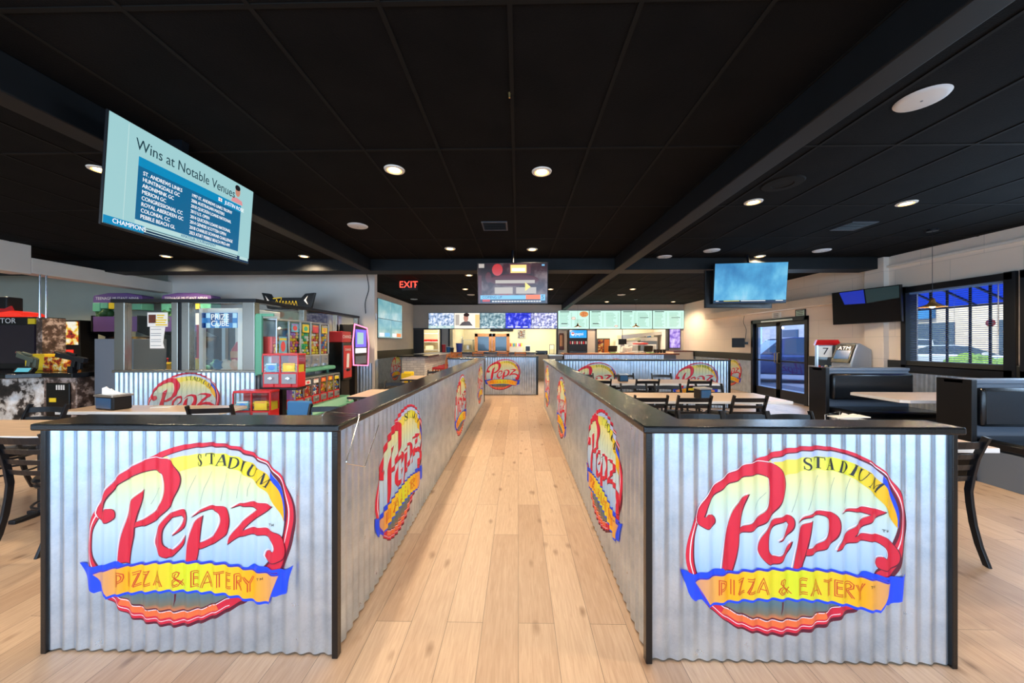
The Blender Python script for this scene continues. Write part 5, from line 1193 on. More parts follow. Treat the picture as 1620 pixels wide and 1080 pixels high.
screen_mat('art_lit', [(.36, hexc(40, 20, 16)), (.46, hexc(200, 60, 40)), (.52, hexc(245, 210, 70)), (.62, hexc(250, 245, 230))], 6, .7)
MB().box(-.30, .30, .905, .92, 1.45, 1.92).build('backglass', 'art_lit', pb_); MB().box(-.2, .2, .905, .92, 1.25, 1.35).build('score_display', 'g_redlamp', pb_)
# dark red game seen between, yellow bin of prizes
t = arcade('arcade_cabinet', 'dark red arcade machine behind the thin chrome rods', (-10.0, 7.0, 0), .6, 1.85, .7, 'black_paint', 'red_paint', 0, 's_arc')
yb = thing('prize_bin', 'bright yellow bin beside the mounted guns', 'bin', (-7.15, 5.55, 1.05)); 
yb.location = (-7.62, 5.46, 1.051)
MB().box(-.16, .16, -.12, .12, 0, .26).build('bin_body', 'yellow_plastic', yb, bevel=.01)
t = thing('prize_box', 'stack of red and yellow printed pizza game boxes beside the yellow bin', 'box', (-7.22, 5.36, 1.051))
MB().box(-.16, .2, -.1, .1, 0, .12).build('lower_box', 'art_yellow', t, bevel=.006); MB().box(-.14, .16, -.1, .1, .121, .22).build('upper_box', 'art_yellow', t, bevel=.006)
# low red and yellow game right of the shooting game
t = thing('coin_game', 'low red and yellow coin game in the gap before the grey cabinet', 'arcade machine', (-6.75, 6.1, 0))
MB().box(-.25, .35, 0, .5, 0, .82).build('body', 'black_plastic', t); MB().box(-.25, .35, -.02, .5, .82, .95).build('red_rim', 'red_paint', t, bevel=.01); MB().box(-.2, .3, .02, .45, .95, 1.12).build('yellow_top', 'yellow_plastic', t, bevel=.02)
# grey cabinet
t = thing('grey_cabinet', 'plain grey metal cabinet standing against the left end of the glass booth', 'cabinet', (-6.12, 5.15, 0))
MB().box(-.30, .30, 0, .5, 0, 1.55).build('body', 'grey_paint', t, bevel=.006); MB().box(-.28, .28, -.012, 0, .72, 1.53).build('door', 'grey_paint', t, bevel=.003); MB().box(-.28, .28, -.012, 0, .04, .70).build('door', 'grey_paint', t, bevel=.003)
# thin rods dropping from the bulkhead
for (x, y0) in ((63, 5.62), (73, 5.78)):
    X0 = P(x, 450, X=-7.93)
    o = MB().cyl((0, 0, 1.052), (0, 0, 2.62), .013, n=10).build('conduit_pipe', 'chrome', smooth=True, loc=(-7.93, X0.y, 0)); tag(o, 'thin bright metal rod under the white bulkhead, %s one' % ('left' if x == 63 else 'right'), 'pipe', 'metal rods under the white bulkhead')
p_ = [Vector((-3.42, 7.78, 3.05)), Vector((-3.36, 7.775, 2.7)), Vector((-3.46, 7.775, 2.4)), Vector((-3.44, 7.775, 2.15))]
o = MB().tube(rounded(p_, .1), .008, 6).build('power_cord', 'black_plastic', smooth=True); tag(o, 'black cord hanging down the right end of the white partition', 'cord')
o = MB().box(-3.247, -3.225, 7.84, 7.90, 2.02, 2.16).build('thermostat', 'steel', bevel=.004); tag(o, 'small grey thermostat box on the end of the white partition', 'thermostat')

# ---------------------------------------------------------------- capsule and gumball machines
COLS = [(.85, .1, .1), (.95, .75, .05), (.1, .3, .8), (.1, .6, .3), (.9, .4, .1), (.9, .9, .9), (.5, .15, .6)]
for i, c_ in enumerate(COLS): mat('ball_%d' % i, c_, .25)
CARD = [mat('card_%d' % i, c_, .4) for i, c_ in enumerate((hexc(120, 190, 215), hexc(240, 215, 60), hexc(240, 110, 40), hexc(235, 235, 235), hexc(210, 60, 80)))]
def capsule(name, label, group, loc, rz, w, d, hb, hg, base, fill, pal, card, r=.022, lidm='steel', cards=True):
    """front is local -y; base of height hb, clear box of height hg"""
    t = thing(name, label, 'vending machine', loc, rz, group)
    MB().box(-w / 2, w / 2, -d / 2, d / 2, 0, hb).build('base', base, t, bevel=.006)
    MB().box(-w / 2 + .02, w / 2 - .02, -d / 2 - .008, -d / 2, hb * .25, hb * .9).build('coin_plate', 'coin_metal', t, bevel=.002)
    MB().cyl((0, -d / 2 - .03, hb * .62), (0, -d / 2, hb * .62), .016, n=12).obox((0, -d / 2 - .03, hb * .62), (.026, 0, 0), (0, .005, 0), (0, 0, .006)).build('coin_knob', 'chrome', t)
    MB().box(-.03, .03, -d / 2 - .014, -d / 2, hb * .05, hb * .24).build('chute_flap', 'chrome' if base != 'red_plastic' else 'red_plastic', t)
    MB().box(-w / 2, w / 2, -d / 2, -d / 2 + .004, hb, hb + hg).box(-w / 2, -w / 2 + .004, -d / 2, d / 2, hb, hb + hg).box(w / 2 - .004, w / 2, -d / 2, d / 2, hb, hb + hg).build('clear_globe', 'glass', t)
    MB().box(-w / 2, w / 2, d / 2 - .01, d / 2, hb, hb + hg).build('back_panel', lidm, t)
    MB().box(-w / 2 - .004, w / 2 + .004, -d / 2 - .004, d / 2 + .004, hb + hg, hb + hg + .025).build('lid', lidm, t, bevel=.006)
    for s in (-1, 1): MB().box(s * w / 2 - .006, s * w / 2 + .006, -d / 2 - .006, -d / 2 + .008, hb, hb + hg).build('corner_rail', lidm, t)
    b = MB(); rr = random.Random(hash(label) % 999 if False else len(label) * 7 + int(loc[1] * 31)); z = hb + r
    while z < hb + hg * fill:
        n = max(2, int(w / (2.1 * r)))
        for k in range(n):
            x = -w / 2 + w * (k + .5) / n + rr.uniform(-.3, .3) * r
            b.ball((x, -d / 2 + r + .008 + rr.uniform(0, r), z), r, n=7, mi=rr.randrange(len(pal)))
        z += r * 1.75
    b.box(-w / 2 + .01, w / 2 - .01, -d / 2 + r * 3.0, d / 2 - .015, hb, hb + hg * fill, 0)
    tag(b.build('capsules', ['ball_%d' % k for k in pal], t, smooth=True), kind='stuff')
    if cards: cz = hb + hg * (.05 if cards == 1 else .70); ch_ = hg * (.5 if cards == 1 else .25); cc_ = MB().box(-w * .33, w * .33, -d / 2 - .003, -d / 2 - .001, cz, cz + ch_).build('label_card', CARD[card], t); MB().ball((0, -d / 2 - .0035, cz + ch_ * .45), w * .2, .001, ch_ * .3, 12).build('card_picture', 'ball_%d' % pal[0], cc_); MB().box(-w * .28, w * .28, -d / 2 - .0045, -d / 2 - .003, cz + ch_ * .8, cz + ch_ * .92).build('card_strip', 'ball_%d' % pal[1], cc_)
    return t
GC = 'clear capsule towers in the green rack'
for i in range(5):
    y = 4.83 + .262 * i
    lab = ('nearest tower of the green rack, half full, red and yellow capsules', 'second tower of the green rack, purple and red capsules', 'third tower of the green rack, many green capsules', 'fourth tower of the green rack, red and orange capsules', 'farthest tower of the green rack, orange and blue capsules')[i]
    capsule('capsule_machine', lab, GC, (-3.42, y, 1.10), R(90), .25, .22, .20, .50, 'steel', (.55, .8, .75, .72, .7)[i], ((0, 1, 4, 5), (0, 6, 4, 1), (3, 1, 3, 5), (0, 4, 1, 5), (4, 2, 1, 0))[i], (0, 0, 1, 4, 1)[i], .024, 'steel', 2 if i else 1)
t = thing('machine_rack', 'green framed rack carrying the capsule towers in front of the booth', 'rack', (-3.40, 5.35, 0))
g_ = MB()
g_.tube([(.13, -.72, 1.06), (.13, .75, 1.06)], .035, 10).tube([(-.14, -.70, 1.05), (-.14, -.70, 1.86)], .025, 8).tube([(.05, -.70, 1.05), (.05, -.70, .1)], .02, 8).tube([(.05, .7, 1.05), (.05, .7, .1)], .02, 8); g_.build('frame', 'green_plastic', t, smooth=True)
MB().box(-.15, .14, -.70, .72, 1.06, 1.098).build('shelf', 'green_plastic', t, bevel=.006); MB().box(-.145, -.06, -.73, -.69, 1.06, 1.88).build('end_post', 'green_plastic', t, bevel=.01); MB().box(-.145, .10, -.72, -.70, 1.845, 1.885).build('top_bar', 'green_plastic', t, bevel=.006)
MB().box(.0, .34, -.55, .90, .50, .545).build('shelf', 'green_plastic', t, bevel=.01); MB().ext([(.34, -.55, .545), (.42, -.55, .44), (.42, .9, .44), (.34, .9, .545)], (0, 0, -.03)).build('shelf_lip', 'green_plastic', t); MB().box(0, .3, -.5, .85, 0, .5).build('lower_base', 'black_plastic', t)
MB().box(.425, .43, .70, .80, .47, .53).build('price_sticker', 'paper', t)
for i in range(6):
    y = 4.93 + .205 * i
    lab = ('nearest', 'second', 'third', 'fourth', 'fifth', 'farthest')[i] + ' small vending box on the lower green shelf' + (', full of purple balls' if i == 0 else '')
    capsule('gumball_machine', lab, 'small vending boxes on the lower green shelf', (-3.24, y, .546), R(90), .195, .2, .14, .26, 'red_plastic', .6, ((6, 1, 2, 5), (0, 5, 4), (5, 0, 2), (4, 0, 1), (1, 4, 5), (1, 2, 0))[i], (3, 3, 3, 2, 2, 1)[i], .016, 'steel', 2 if i else 0)
GR = 'red two-bay vending machines on the black stand'
t = thing('machine_stand', 'black stand carrying two red double vending machines', 'stand', (-3.12, 4.22, 0))
MB().box(-.26, .22, -.12, .12, .46, .49).box(-.1, .36, .06, .26, .90, .93).build('shelf', 'black_metal', t, bevel=.004); MB().box(.08, .14, .12, .20, 0, .92).build('post', 'black_metal', t); MB().box(-.2, .3, -.1, .25, 0, .04).build('foot', 'black_metal', t); MB().box(-.24, .18, .02, .10, .04, .46).build('lower_panel', 'blue_plastic', t)
for (x, y, z, nm) in ((-3.12 - .17 + .0, 4.17, .49, 'lower'), (-3.12 - .17 + .22, 4.17, .49, 'lower'), (-3.12 + .03, 4.38, .93, 'upper'), (-3.12 + .25, 4.38, .93, 'upper')):
    sd_ = 'left' if x in (-3.12 - .17 + .0, -3.12 + .03) else 'right'
    capsule('gumball_machine', '%s bay of the %s red vending machine on the black stand' % (sd_, nm), GR, (x, y, z), R(4), .215, .18, .19, .21, 'red_plastic', .45, ((1, 4) if sd_ == 'right' else (2, 5, 0)), {('left', 'lower'): 0, ('right', 'lower'): 1, ('left', 'upper'): 0, ('right', 'upper'): 1}[(sd_, nm)], .014, 'red_plastic', 1)
# change machine
cm = thing('change_machine', 'red and black change machine with CHANGE in white letters', 'change machine', (-3.36, 6.46, 0))
MB().box(-.18, .12, -.16, .16, 0, .80).build('lower_cabinet', 'black_plastic', cm, bevel=.01); MB().box(-.18, .16, -.17, .17, .80, 1.50).build('body', 'black_gloss', cm, bevel=.01)
MB().box(-.16, .15, -.16, .16, 1.50, 1.70).build('header', 'red_paint', cm, bevel=.01); MB().box(.155, .165, -.155, .155, .84, 1.44).build('front_plate', 'red_paint', cm, bevel=.003)
text('CHANGE', .085, (.153, 0, 1.60), (R(90), 0, R(90)), 'white_plastic', cm, sx=.95); text('CHANGE', .06, (.168, 0, 1.36), (R(90), 0, R(90)), 'white_plastic', cm, sx=.9)
MB().obox((.168, 0, 1.16), (.002, 0, 0), (0, .045, 0), (0, .01, .13)).build('bill_graphic', 'white_plastic', cm); MB().box(.16, .18, -.05, .05, .96, 1.01).build('bill_slot', 'black_plastic', cm); MB().cyl((.16, -.10, 1.0), (.18, -.10, 1.0), .02, n=10).cyl((.16, .10, 1.0), (.18, .10, 1.0), .02, n=10).build('lock', 'chrome', cm)
# jukebox with pink neon rim on the booth's side
jb = thing('jukebox', 'digital jukebox with a pink neon rim and violet screen right of the change machine', 'jukebox', (-3.40, 7.12, 0))
prj = [(-.33, 1.05), (-.36, 1.5), (-.28, 1.86), (.28, 1.80), (.36, 1.45), (.33, 1.0)]
MB().ext([(-.15, y, z) for y, z in prj], (.30, 0, 0)).build('housing', 'black_plastic', jb, bevel=.01)
glow('neon_pink', (1, .18, .35), 2.2); glow('g_violet', hexc(110, 90, 240), .8)
MB().tube([(.155, y, z) for y, z in prj], .013, 8, True).build('neon_rim', 'neon_pink', jb, smooth=True)
MB().box(.150, .158, -.24, .24, 1.40, 1.76).build('screen', 'g_violet', jb); MB().box(.158, .160, -.18, .1, 1.46, 1.70).build('cover_picture', 'g_pale', jb); MB().box(.150, .158, -.24, .24, 1.28, 1.38).build('strip', 'g_white', jb); MB().box(.15, .156, -.24, .24, 1.06, 1.22).build('speaker_grille', 'grey_paint', jb)
MB().box(-.15, .05, -.05, .05, 0, 1.02).build('stand', 'black_plastic', jb)
# ---------------------------------------------------------------- bar, stools, counter
b = thing('bar_counter', 'white brick bar with a dark top, left wing running back from the seating', 'bar', (-3.0, 9.9, 0))
def rb(name, m, boxes, parent, **k):
    o = parent.location; q = MB()
    for x0, x1, y0, y1, z0, z1 in boxes: q.box(x0 - o.x, x1 - o.x, y0 - o.y, y1 - o.y, z0, z1)
    return q.build(name, m, parent, **k)
BRX = P(846, 0, Y=13.4).x
rb('brick_front', 'white_brick', [(-3.33, -2.68, 9.9, 13.9, 0, 1.08), (-2.68, BRX, 13.4, 13.9, 0, 1.08)], b)
rb('bar_top', 'black_gloss', [(-3.45, -2.56, 9.8, 11.2, 1.08, 1.12)], b, bevel=.006)
rb('bar_top', 'white_plastic', [(-3.45, -2.56, 11.2, 13.2, 1.08, 1.12)], b, bevel=.006)
rb('bar_top', 'black_gloss', [(-3.45, BRX + .1, 13.2, 14.05, 1.08, 1.125)], b, bevel=.006)
def make_stool():
    t = thing('bar_stool', 'x', 'stool')
    MB().box(-.2, .2, -.2, .2, .70, .77).build('seat', 'red_vinyl', t, bevel=.02)
    for sx_ in (-1, 1):
        MB().bar([(sx_ * .21, -.21, 0), (sx_ * .19, -.19, .74), (sx_ * .19, -.24, 1.16)], (.018, 0, 0), (0, .018, 0)).build('leg', 'wood_orange', t)
        MB().bar([(sx_ * .21, .21, 0), (sx_ * .18, .18, .72)], (.018, 0, 0), (0, .018, 0)).build('leg', 'wood_orange', t)
    for z, y in ((.88, -.205), (.99, -.22), (1.11, -.232)): MB().box(-.18, .18, y - .01, y + .01, z - .03, z + .03).build('slat', 'wood_orange', t)
    for z in (.25, .42): MB().box(-.19, .19, .19, .21, z, z + .03).box(-.19, .19, -.21, -.19, z, z + .03).box(-.21, -.19, -.2, .2, z + .05, z + .08).box(.19, .21, -.2, .2, z + .05, z + .08).build('stretcher', 'wood_orange', t)
    return t
st0 = make_stool(); us = False
for i, y in enumerate((10.35, 11.05, 11.75)):
    place(st0, us, (-2.33, y, 0), R(90), ('nearest', 'middle', 'farthest')[i] + ' orange wood stool with red seat at the brick wing of the bar', 'orange wood bar stools'); us = True
for i, x in enumerate((723, 757, 796, 823)):
    place(st0, us, (P(x, 0, Y=13.0).x, 13.08, 0), 0, ('leftmost', 'second', 'third', 'rightmost')[i] + ' stool of the row facing the kitchen, only its back above the half wall', 'orange wood bar stools')
# counter with menu boards above
c0, c1 = P(893, 0, Y=13.0).x, P(1074, 0, Y=13.0).x
ct = thing('order_counter', 'order counter with brown wood edge and corrugated front under the menu boards', 'counter', (c0, 13.0, 0))
rb('body', 'grey_paint', [(c0 + .02, c1 - .1, 13.02, 13.9, 0, 1.04)], ct); rb('wood_edge', 'wood_dark', [(c0 - .02, c1, 12.94, 12.98, 1.05, 1.095)], ct, bevel=.004)
rb('countertop', 'wood_pale', [(c0 - .02, c1, 12.98, 14.0, 1.04, 1.09)], ct, bevel=.004)
cp = corrugated('corrugated_panel', snap(c1 - c0 - .6), .01, 1.04, ct, (0, 0, 0)); logo(ct, (snap(P(972, 0, Y=13.0).x - c0), 0, .46))
sb = thing('side_cabinet', 'low grey cabinet joining the bar and the order counter', 'cabinet', (c0 - .25, 13.3, 0)); rb('body', 'grey_paint', [(c0 - .55, c0 - .05, 13.1, 13.9, 0, 1.0)], sb, bevel=.01); rb('worktop', 'steel', [(c0 - .57, c0 - .03, 13.08, 13.92, 1.0, 1.03)], sb)
rc = thing('side_cabinet', 'small beige cabinet at the right end of the order counter', 'cabinet', (c1 + .3, 13.7, 0)); rb('body', 'wall_beige', [(c1 + .02, WR - .06, 13.5, 14.3, 0, 1.14)], rc, bevel=.01); rb('worktop', 'wood_dark', [(c1 + .02, WR - .06, 13.48, 14.3, 1.14, 1.17)], rc)
# soda fountain
ya = 13.55; a, b_ = P(899, 521, Y=ya), P(929.5, 556, Y=ya)
sf = thing('soda_fountain', 'black drinks fountain with a lit blue brand panel', 'drinks fountain', ((a.x + b_.x) / 2, ya, 1.09)); W_ = b_.x - a.x; hF = a.z - 1.09
MB().box(-W_ / 2, W_ / 2, 0, .4, 0, hF * .62).build('body', 'black_plastic', sf, bevel=.02)
MB().box(-W_ / 2 + .03, W_ / 2 - .03, -.10, 0, 0, .08).build('drip_tray', 'black_gloss', sf, bevel=.01)
glow('soda_blue', hexc(0, 150, 220), .9); MB().box(-W_ / 2, W_ / 2, -.03, .4, hF * .6, hF).build('header', 'black_plastic', sf, bevel=.02); MB().box(-W_ / 2 + .05, W_ / 2 - .04, -.034, -.028, hF * .64, hF * .97).build('lit_panel', 'soda_blue', sf)
text('pepsi', .17, (.05, -.038, hF * .81), (R(90), 0, 0), 'g_white', sf, sx=.9)
MB().ball((-.20, -.036, hF * .81), .07, .002, .07, 16).build('round_mark', 'g_white', sf); MB().ext([(-.265, -.040, hF * .82), (-.22, -.040, hF * .81 + .066), (-.16, -.040, hF * .81 + .05), (-.135, -.040, hF * .83), (-.2, -.040, hF * .80)], (0, .001, 0)).build('round_mark_red', 'g_red', sf)
for k in range(8): MB().box(-W_ * .42 + W_ * .115 * k, -W_ * .42 + W_ * .115 * k + .04, -.05, 0, hF * .38, hF * .50).build('valve', 'white_plastic' if k % 2 else 'red_plastic', sf)
# framed niche left of it
a, b_ = P(884.5, 527, Y=WB - .04), P(892.5, 553, Y=WB - .04)
n_ = thing('wall_frame', 'tall narrow dark wood frame with rounded top left of the drinks fountain', 'wall frame', ((a.x + b_.x) / 2, WB - .03, b_.z)); w2 = (b_.x - a.x) / 2; h2 = a.z - b_.z
MB().box(-w2, -w2 + .03, -.03, .03, 0, h2 - .05).box(w2 - .03, w2, -.03, .03, 0, h2 - .05).box(-w2, w2, -.03, .03, 0, .14).box(-w2 + .02, w2 - .02, -.03, .03, h2 - .05, h2).build('frame', 'wood_dark', n_, bevel=.01); MB().box(-w2 + .03, w2 - .03, .01, .025, .14, h2 - .05).build('panel', 'wood_pale', n_)

# ---------------------------------------------------------------- things on bar and in the kitchen
def simple(name, label, cat, mesh, m, loc, group=None, **k):
    o = mesh.build(name, m, loc=loc, **k); tag(o, label, cat, group); return o
def cup(x, y, z, m, label, r=.05, h=.16):
    t = thing('cup', label, 'cup', (x, y, z)); MB().lathe([(0, 0), (r * .8, 0), (r, h), (r * .93, h), (r * .75, .01)], n=16).build('body', m, t, smooth=True); MB().cyl((0, 0, h), (0, 0, h + .012), r * 1.03, n=16).build('lid', 'white_plastic', t); return t
cup(P(702, 0, Y=13.6).x, 13.6, 1.125, 'red_plastic', 'tall red container on the left end of the bar top', .08, .30)
cup(P(709, 0, Y=13.6).x, 13.65, 1.125, 'blue_plastic', 'blue container beside the tall red one on the bar top', .09, .20)
cup(P(715, 0, Y=13.6).x, 13.65, 1.125, 'dark_grey', 'dark container right of the blue one on the bar top', .07, .17)
mat('violet_blue', hexc(60, 80, 170), .4)
cup(P(726.5, 0, Y=13.6).x, 13.6, 1.125, 'violet_blue', 'round violet blue canister standing alone on the bar top', .13, .34)
# display cooler with wood framed doors
ya = 16.4; a, b_ = P(751, 527.5, Y=ya), P(806, 556, Y=ya)
dc = thing('display_cooler', 'wide cooler with two glass doors in lit orange wood frames', 'cooler', ((a.x + b_.x) / 2, ya, 0)); W_ = b_.x - a.x; z1_ = a.z
MB().box(-W_ / 2, W_ / 2, .05, .7, 0, z1_).build('body', 'steel', dc, bevel=.01)
for s in (-1, 1):
    x0, x1 = (-W_ / 2, -.01) if s < 0 else (.01, W_ / 2)
    q = MB()
    for bx in ((x0, x0 + .14, 1.0, z1_), (x1 - .14, x1, 1.0, z1_), (x0, x1, z1_ - .14, z1_), (x0, x1, .95, 1.1)): q.box(bx[0], bx[1], 0, .05, bx[2], bx[3])
    d_ = q.build('cooler_door', 'wood_pale', dc); MB().box(x0 + .13, x1 - .13, .03, .035, 1.08, z1_ - .13).build('pane', 'blue_face', d_); MB().cyl((x1 - .05 if s < 0 else x0 + .05, -.03, 1.2), (x1 - .05 if s < 0 else x0 + .05, -.03, 1.6), .015, n=8).build('handle', 'brass', d_)  # dark blue pane colour stands in for a reflection in the door glass
# steel shelving with dishes on the left
ya = 16.9; a, b_ = P(712, 537, Y=ya), P(749, 556, Y=ya)
sh = thing('steel_shelving', 'steel kitchen shelving left of the wood framed cooler', 'shelf', ((a.x + b_.x) / 2, ya, 0)); W_ = b_.x - a.x
MB().box(-W_ / 2, W_ / 2, 0, .4, a.z - .02, a.z).build('shelf', 'steel', sh); MB().box(-W_ / 2, W_ / 2, 0, .4, 1.15, 1.17).build('shelf', 'steel', sh)
for sx_ in (-1, 0, 1):
    for y in (.02, .38): MB().cyl((sx_ * (W_ / 2 - .03), y, 0), (sx_ * (W_ / 2 - .03), y, a.z), .02, n=8).build('post', 'steel', sh)
for i, dx in enumerate((-.42, -.12)):
    simple('mixing_bowl', ('left', 'right')[i] + ' rounded pale appliance on the top steel shelf', 'bowl', MB().lathe([(0, .0), (.12, 0), (.16, .06), (.14, .15), (.06, .2), (0, .21)], n=18), 'steel' if i else 'white_plastic', (sh.location.x + dx, ya + .2, a.z), smooth=True)
simple('stock_pot', 'big steel pot on the lower kitchen shelf', 'pot', MB().lathe([(0, 0), (.16, 0), (.16, .2), (.175, .21), (.15, .21), (.15, .02)], n=20), 'steel', (sh.location.x + .27, ya + .2, 1.172), smooth=True)
# doorway shelf with red baskets
a = P(672, 540, Y=16.8)
sh2 = thing('wall_shelf', 'white shelf seen through the rear doorway with red baskets', 'shelf', (a.x + .2, 16.8, 0))
for z in (1.15, 1.55, 1.95): MB().box(-.5, .45, 0, .4, z - .03, z).build('shelf', 'white_plastic', sh2)
MB().box(-.52, -.49, 0, .4, 0, 2.2).box(.45, .48, 0, .4, 0, 2.2).build('side_panel', 'white_plastic', sh2)
for k in range(3): simple('food_basket', ('left', 'middle', 'right')[k] + ' red basket on the doorway shelf', 'basket', MB().ext([(-.11, -.1, 0), (.11, -.1, 0), (.13, -.1, .1), (-.13, -.1, .1)], (0, .2, 0)), 'red_plastic', (sh2.location.x - .3 + .27 * k, 17.0, 1.55), 'red baskets on the doorway shelf', bevel=.01)
simple('towel_stack', 'folded pale towels at the bottom of the doorway opening', 'towels', MB().box(-.2, .2, -.12, .12, .002, .2), 'kitchen_cream', (sh2.location.x, 17.0, 1.15), bevel=.04)
# right part of kitchen window 4
a = P(772, 521, Y=16.2); o = MB().box(0, 1.15, 0, .04, 0, .12).build('strip_display', 'black_gloss', loc=(a.x, KY - .05, P(790, 524, Y=KY).z)); tag(o, 'narrow dark display strip on the kitchen wall above the cooler', 'display')
camo('art_multi', [(.3, hexc(40, 90, 60)), (.45, hexc(210, 210, 200)), (.55, hexc(60, 60, 70)), (.66, hexc(200, 120, 40))], 9)
a, b_ = P(819, 522, Y=KY - .03), P(831, 535, Y=KY - .03)
simple('kitchen_poster', 'patterned poster on the kitchen wall right of the cooler', 'poster', MB().box(a.x, b_.x, KY - .03, KY, b_.z, a.z), 'art_multi', (0, 0, 0))
a, b_ = P(806, 537, Y=16.9), P(827, 548, Y=16.9)
s3 = thing('spice_shelf', 'kitchen shelf crowded with small coloured jars', 'shelf', ((a.x + b_.x) / 2, 16.9, 0)); W_ = b_.x - a.x
MB().box(-W_ / 2, W_ / 2, 0, .3, b_.z - .03, b_.z).box(-W_ / 2, W_ / 2, 0, .3, 0, 1.25).build('shelf', 'white_plastic', s3)
for k in range(9):
    o = MB().cyl((0, 0, 0), (0, 0, .14), .03, n=10).cyl((0, 0, .14), (0, 0, .17), .02, n=8).build('jar', 'ball_%d' % (k % 7), loc=(s3.location.x - W_ / 2 + .05 + (W_ - .1) * k / 8, 17.0, b_.z)); tag(o, ('red', 'yellow', 'blue', 'green', 'orange', 'white', 'purple')[k % 7] + ' jar in the row on the kitchen shelf, place %s from the left' % ('first', 'second', 'third', 'fourth', 'fifth', 'sixth', 'seventh', 'eighth', 'ninth')[k], 'jar', 'small jars on the kitchen shelf')
t = thing('work_table', 'long steel work table along the kitchen wall behind the bar', 'table', (.65, 16.9, 0)); MB().box(-.3, 1.5, 0, .6, .9, .94).build('worktop', 'steel', t); MB().box(-.28, 1.45, .05, .55, .1, .12).build('lower_shelf', 'steel', t)
for x in (-.25, 1.45):
    for y in (.05, .55): MB().cyl((x, y, 0), (x, y, .9), .02, n=8).build('leg', 'steel', t)
def appliance(name, label, cat, px_, Y, z, w, d, h, m, fm='black_gloss'):
    x = P(px_, 0, Y=Y).x; t = thing(name, label, cat, (x, Y, z)); MB().box(-w / 2, w / 2, 0, d, 0, h).build('body', m, t, bevel=.01); MB().box(-w / 2 + .02, w / 2 - .02, -.008, 0, h * .35, h * .9).build('front_panel', fm, t); MB().cyl((w * .3, -.02, h * .2), (w * .3, 0, h * .2), .015, n=8).build('knob', 'steel', t); return t
appliance('coffee_machine', 'pale drinks machine on the kitchen work table', 'appliance', 835, 17.0, .94, .25, .3, .42, 'white_plastic')
appliance('toaster', 'low dark appliance on the bar end before the white wall', 'appliance', 856, 14.2 - .35, 1.125, .5, .1, .12, 'black_plastic') if False else None
appliance('card_terminal', 'dark cash register at the right end of the kitchen window', 'cash register', 857, 14.5, 1.0, .5, .2, .16, 'black_plastic')
a = P(873, 545, Y=14.52)
t = thing('tablet_stand', 'upright black framed stand at the right end of the bar window', 'stand', (a.x, 14.5, 1.0)); MB().box(-.10, -.085, 0, .03, 0, .42).box(.085, .10, 0, .03, 0, .42).box(-.1, .1, 0, .03, .40, .42).box(-.13, .13, -.04, .08, 0, .02).build('frame', 'black_metal', t); MB().box(-.085, .085, .01, .02, .05, .40).build('panel', 'glass', t)
# pass-through on the right
simple('kitchen_hood', 'steel extractor hood in the right kitchen', 'hood', MB().ext([(0, 0, 0), (1.7, 0, .22), (2.2, 0, .22), (2.2, 0, .4), (0, 0, .22)], (0, .7, 0)), 'steel', (P(983, 0, Y=16.6).x, 16.6, P(983, 537, Y=16.6).z), None)
appliance('steel_oven', 'white and steel oven unit in the right kitchen', 'oven', 995, 16.7, 0, .85, .8, 1.6, 'white_plastic', 'steel')
appliance('steel_oven', 'tall steel refrigerator at the right of the kitchen pass', 'refrigerator', 1027, 16.7, 0, .8, .8, 1.75, 'steel', 'grey_paint')
a = P(955, 535, Y=15.6)
t = thing('drinks_display', 'orange and yellow drinks cooler at the left side of the kitchen pass', 'cooler', (a.x, 15.6, 0)); MB().box(-.28, .28, 0, .5, 0, a.z).build('body', 'dark_grey', t, bevel=.01); MB().box(-.25, -.02, -.02, 0, 1.0, a.z - .05).build('door', 'art_yellow', t); MB().box(.02, .25, -.02, 0, 1.0, a.z - .05).build('door', 'orange_plastic', t)
for i, (px_, lab) in enumerate(((969.5, 'left'), (1026, 'right'))):
    x = P(px_, 0, Y=13.6).x; t = thing('order_terminal', lab + ' black order terminal on the wood topped counter', 'cash register', (x, 13.6, 1.09)); MB().obox((0, .02, .17), (.17, 0, 0), (0, .02, .005), (0, -.03, .11)).build('screen', 'black_plastic', t, bevel=.008); MB().box(-.1, .1, -.05, .12, 0, .05).build('foot', 'black_plastic', t); MB().box(-.12, .14, -.22, -.08, 0, .03).build('keypad', 'toy_green', t)
x = P(991, 0, Y=13.7).x; b = MB()
for k in range(9): b.obox((-.18 + .045 * k, 0, .14 + .03 * math.sin(k)), (.008, 0, 0), (0, .12, 0), (.02, 0, .10))
simple('menu_pile', 'fan of striped paper menus standing on the counter between the terminals', 'menus', b, 'paper', (x, 13.7, 1.092))
simple('pizza_tray', 'round red pizza tray on the kitchen pass shelf', 'tray', MB().lathe([(0, 0), (.30, 0), (.33, .05), (.28, .06), (.1, .09), (0, .09)], n=24), 'red_plastic', (P(1017, 0, Y=14.7).x, 15.0, 1.42), smooth=True)
t = thing('warming_shelf', 'white warming shelf under the red pizza tray', 'shelf', (P(1017, 0, Y=14.7).x, 14.8, 0)); MB().box(-.6, .6, 0, .45, 1.38, 1.42).box(-.6, -.57, 0, .45, 0, 1.38).box(.57, .6, 0, .45, 0, 1.38).build('frame', 'white_plastic', t); MB().box(-.57, .57, .02, .43, 1.1, 1.13).build('lower_shelf', 'white_plastic', t)
for i, px_ in enumerate((1036, 1041, 1046, 1051)):
    simple('utensil_holder', ('leftmost', 'second', 'third', 'rightmost')[i] + ' dark cutlery tub at the right end of the counter', 'tub', MB().lathe([(0, 0), (.05, 0), (.06, .14), (.05, .14), (.04, .02)], n=14), 'black_plastic', (P(px_, 0, Y=13.7).x, 13.7, 1.09), 'cutlery tubs on the counter', smooth=True)
a, b_ = P(978, 537, Y=16.5), P(991, 541, Y=16.5)
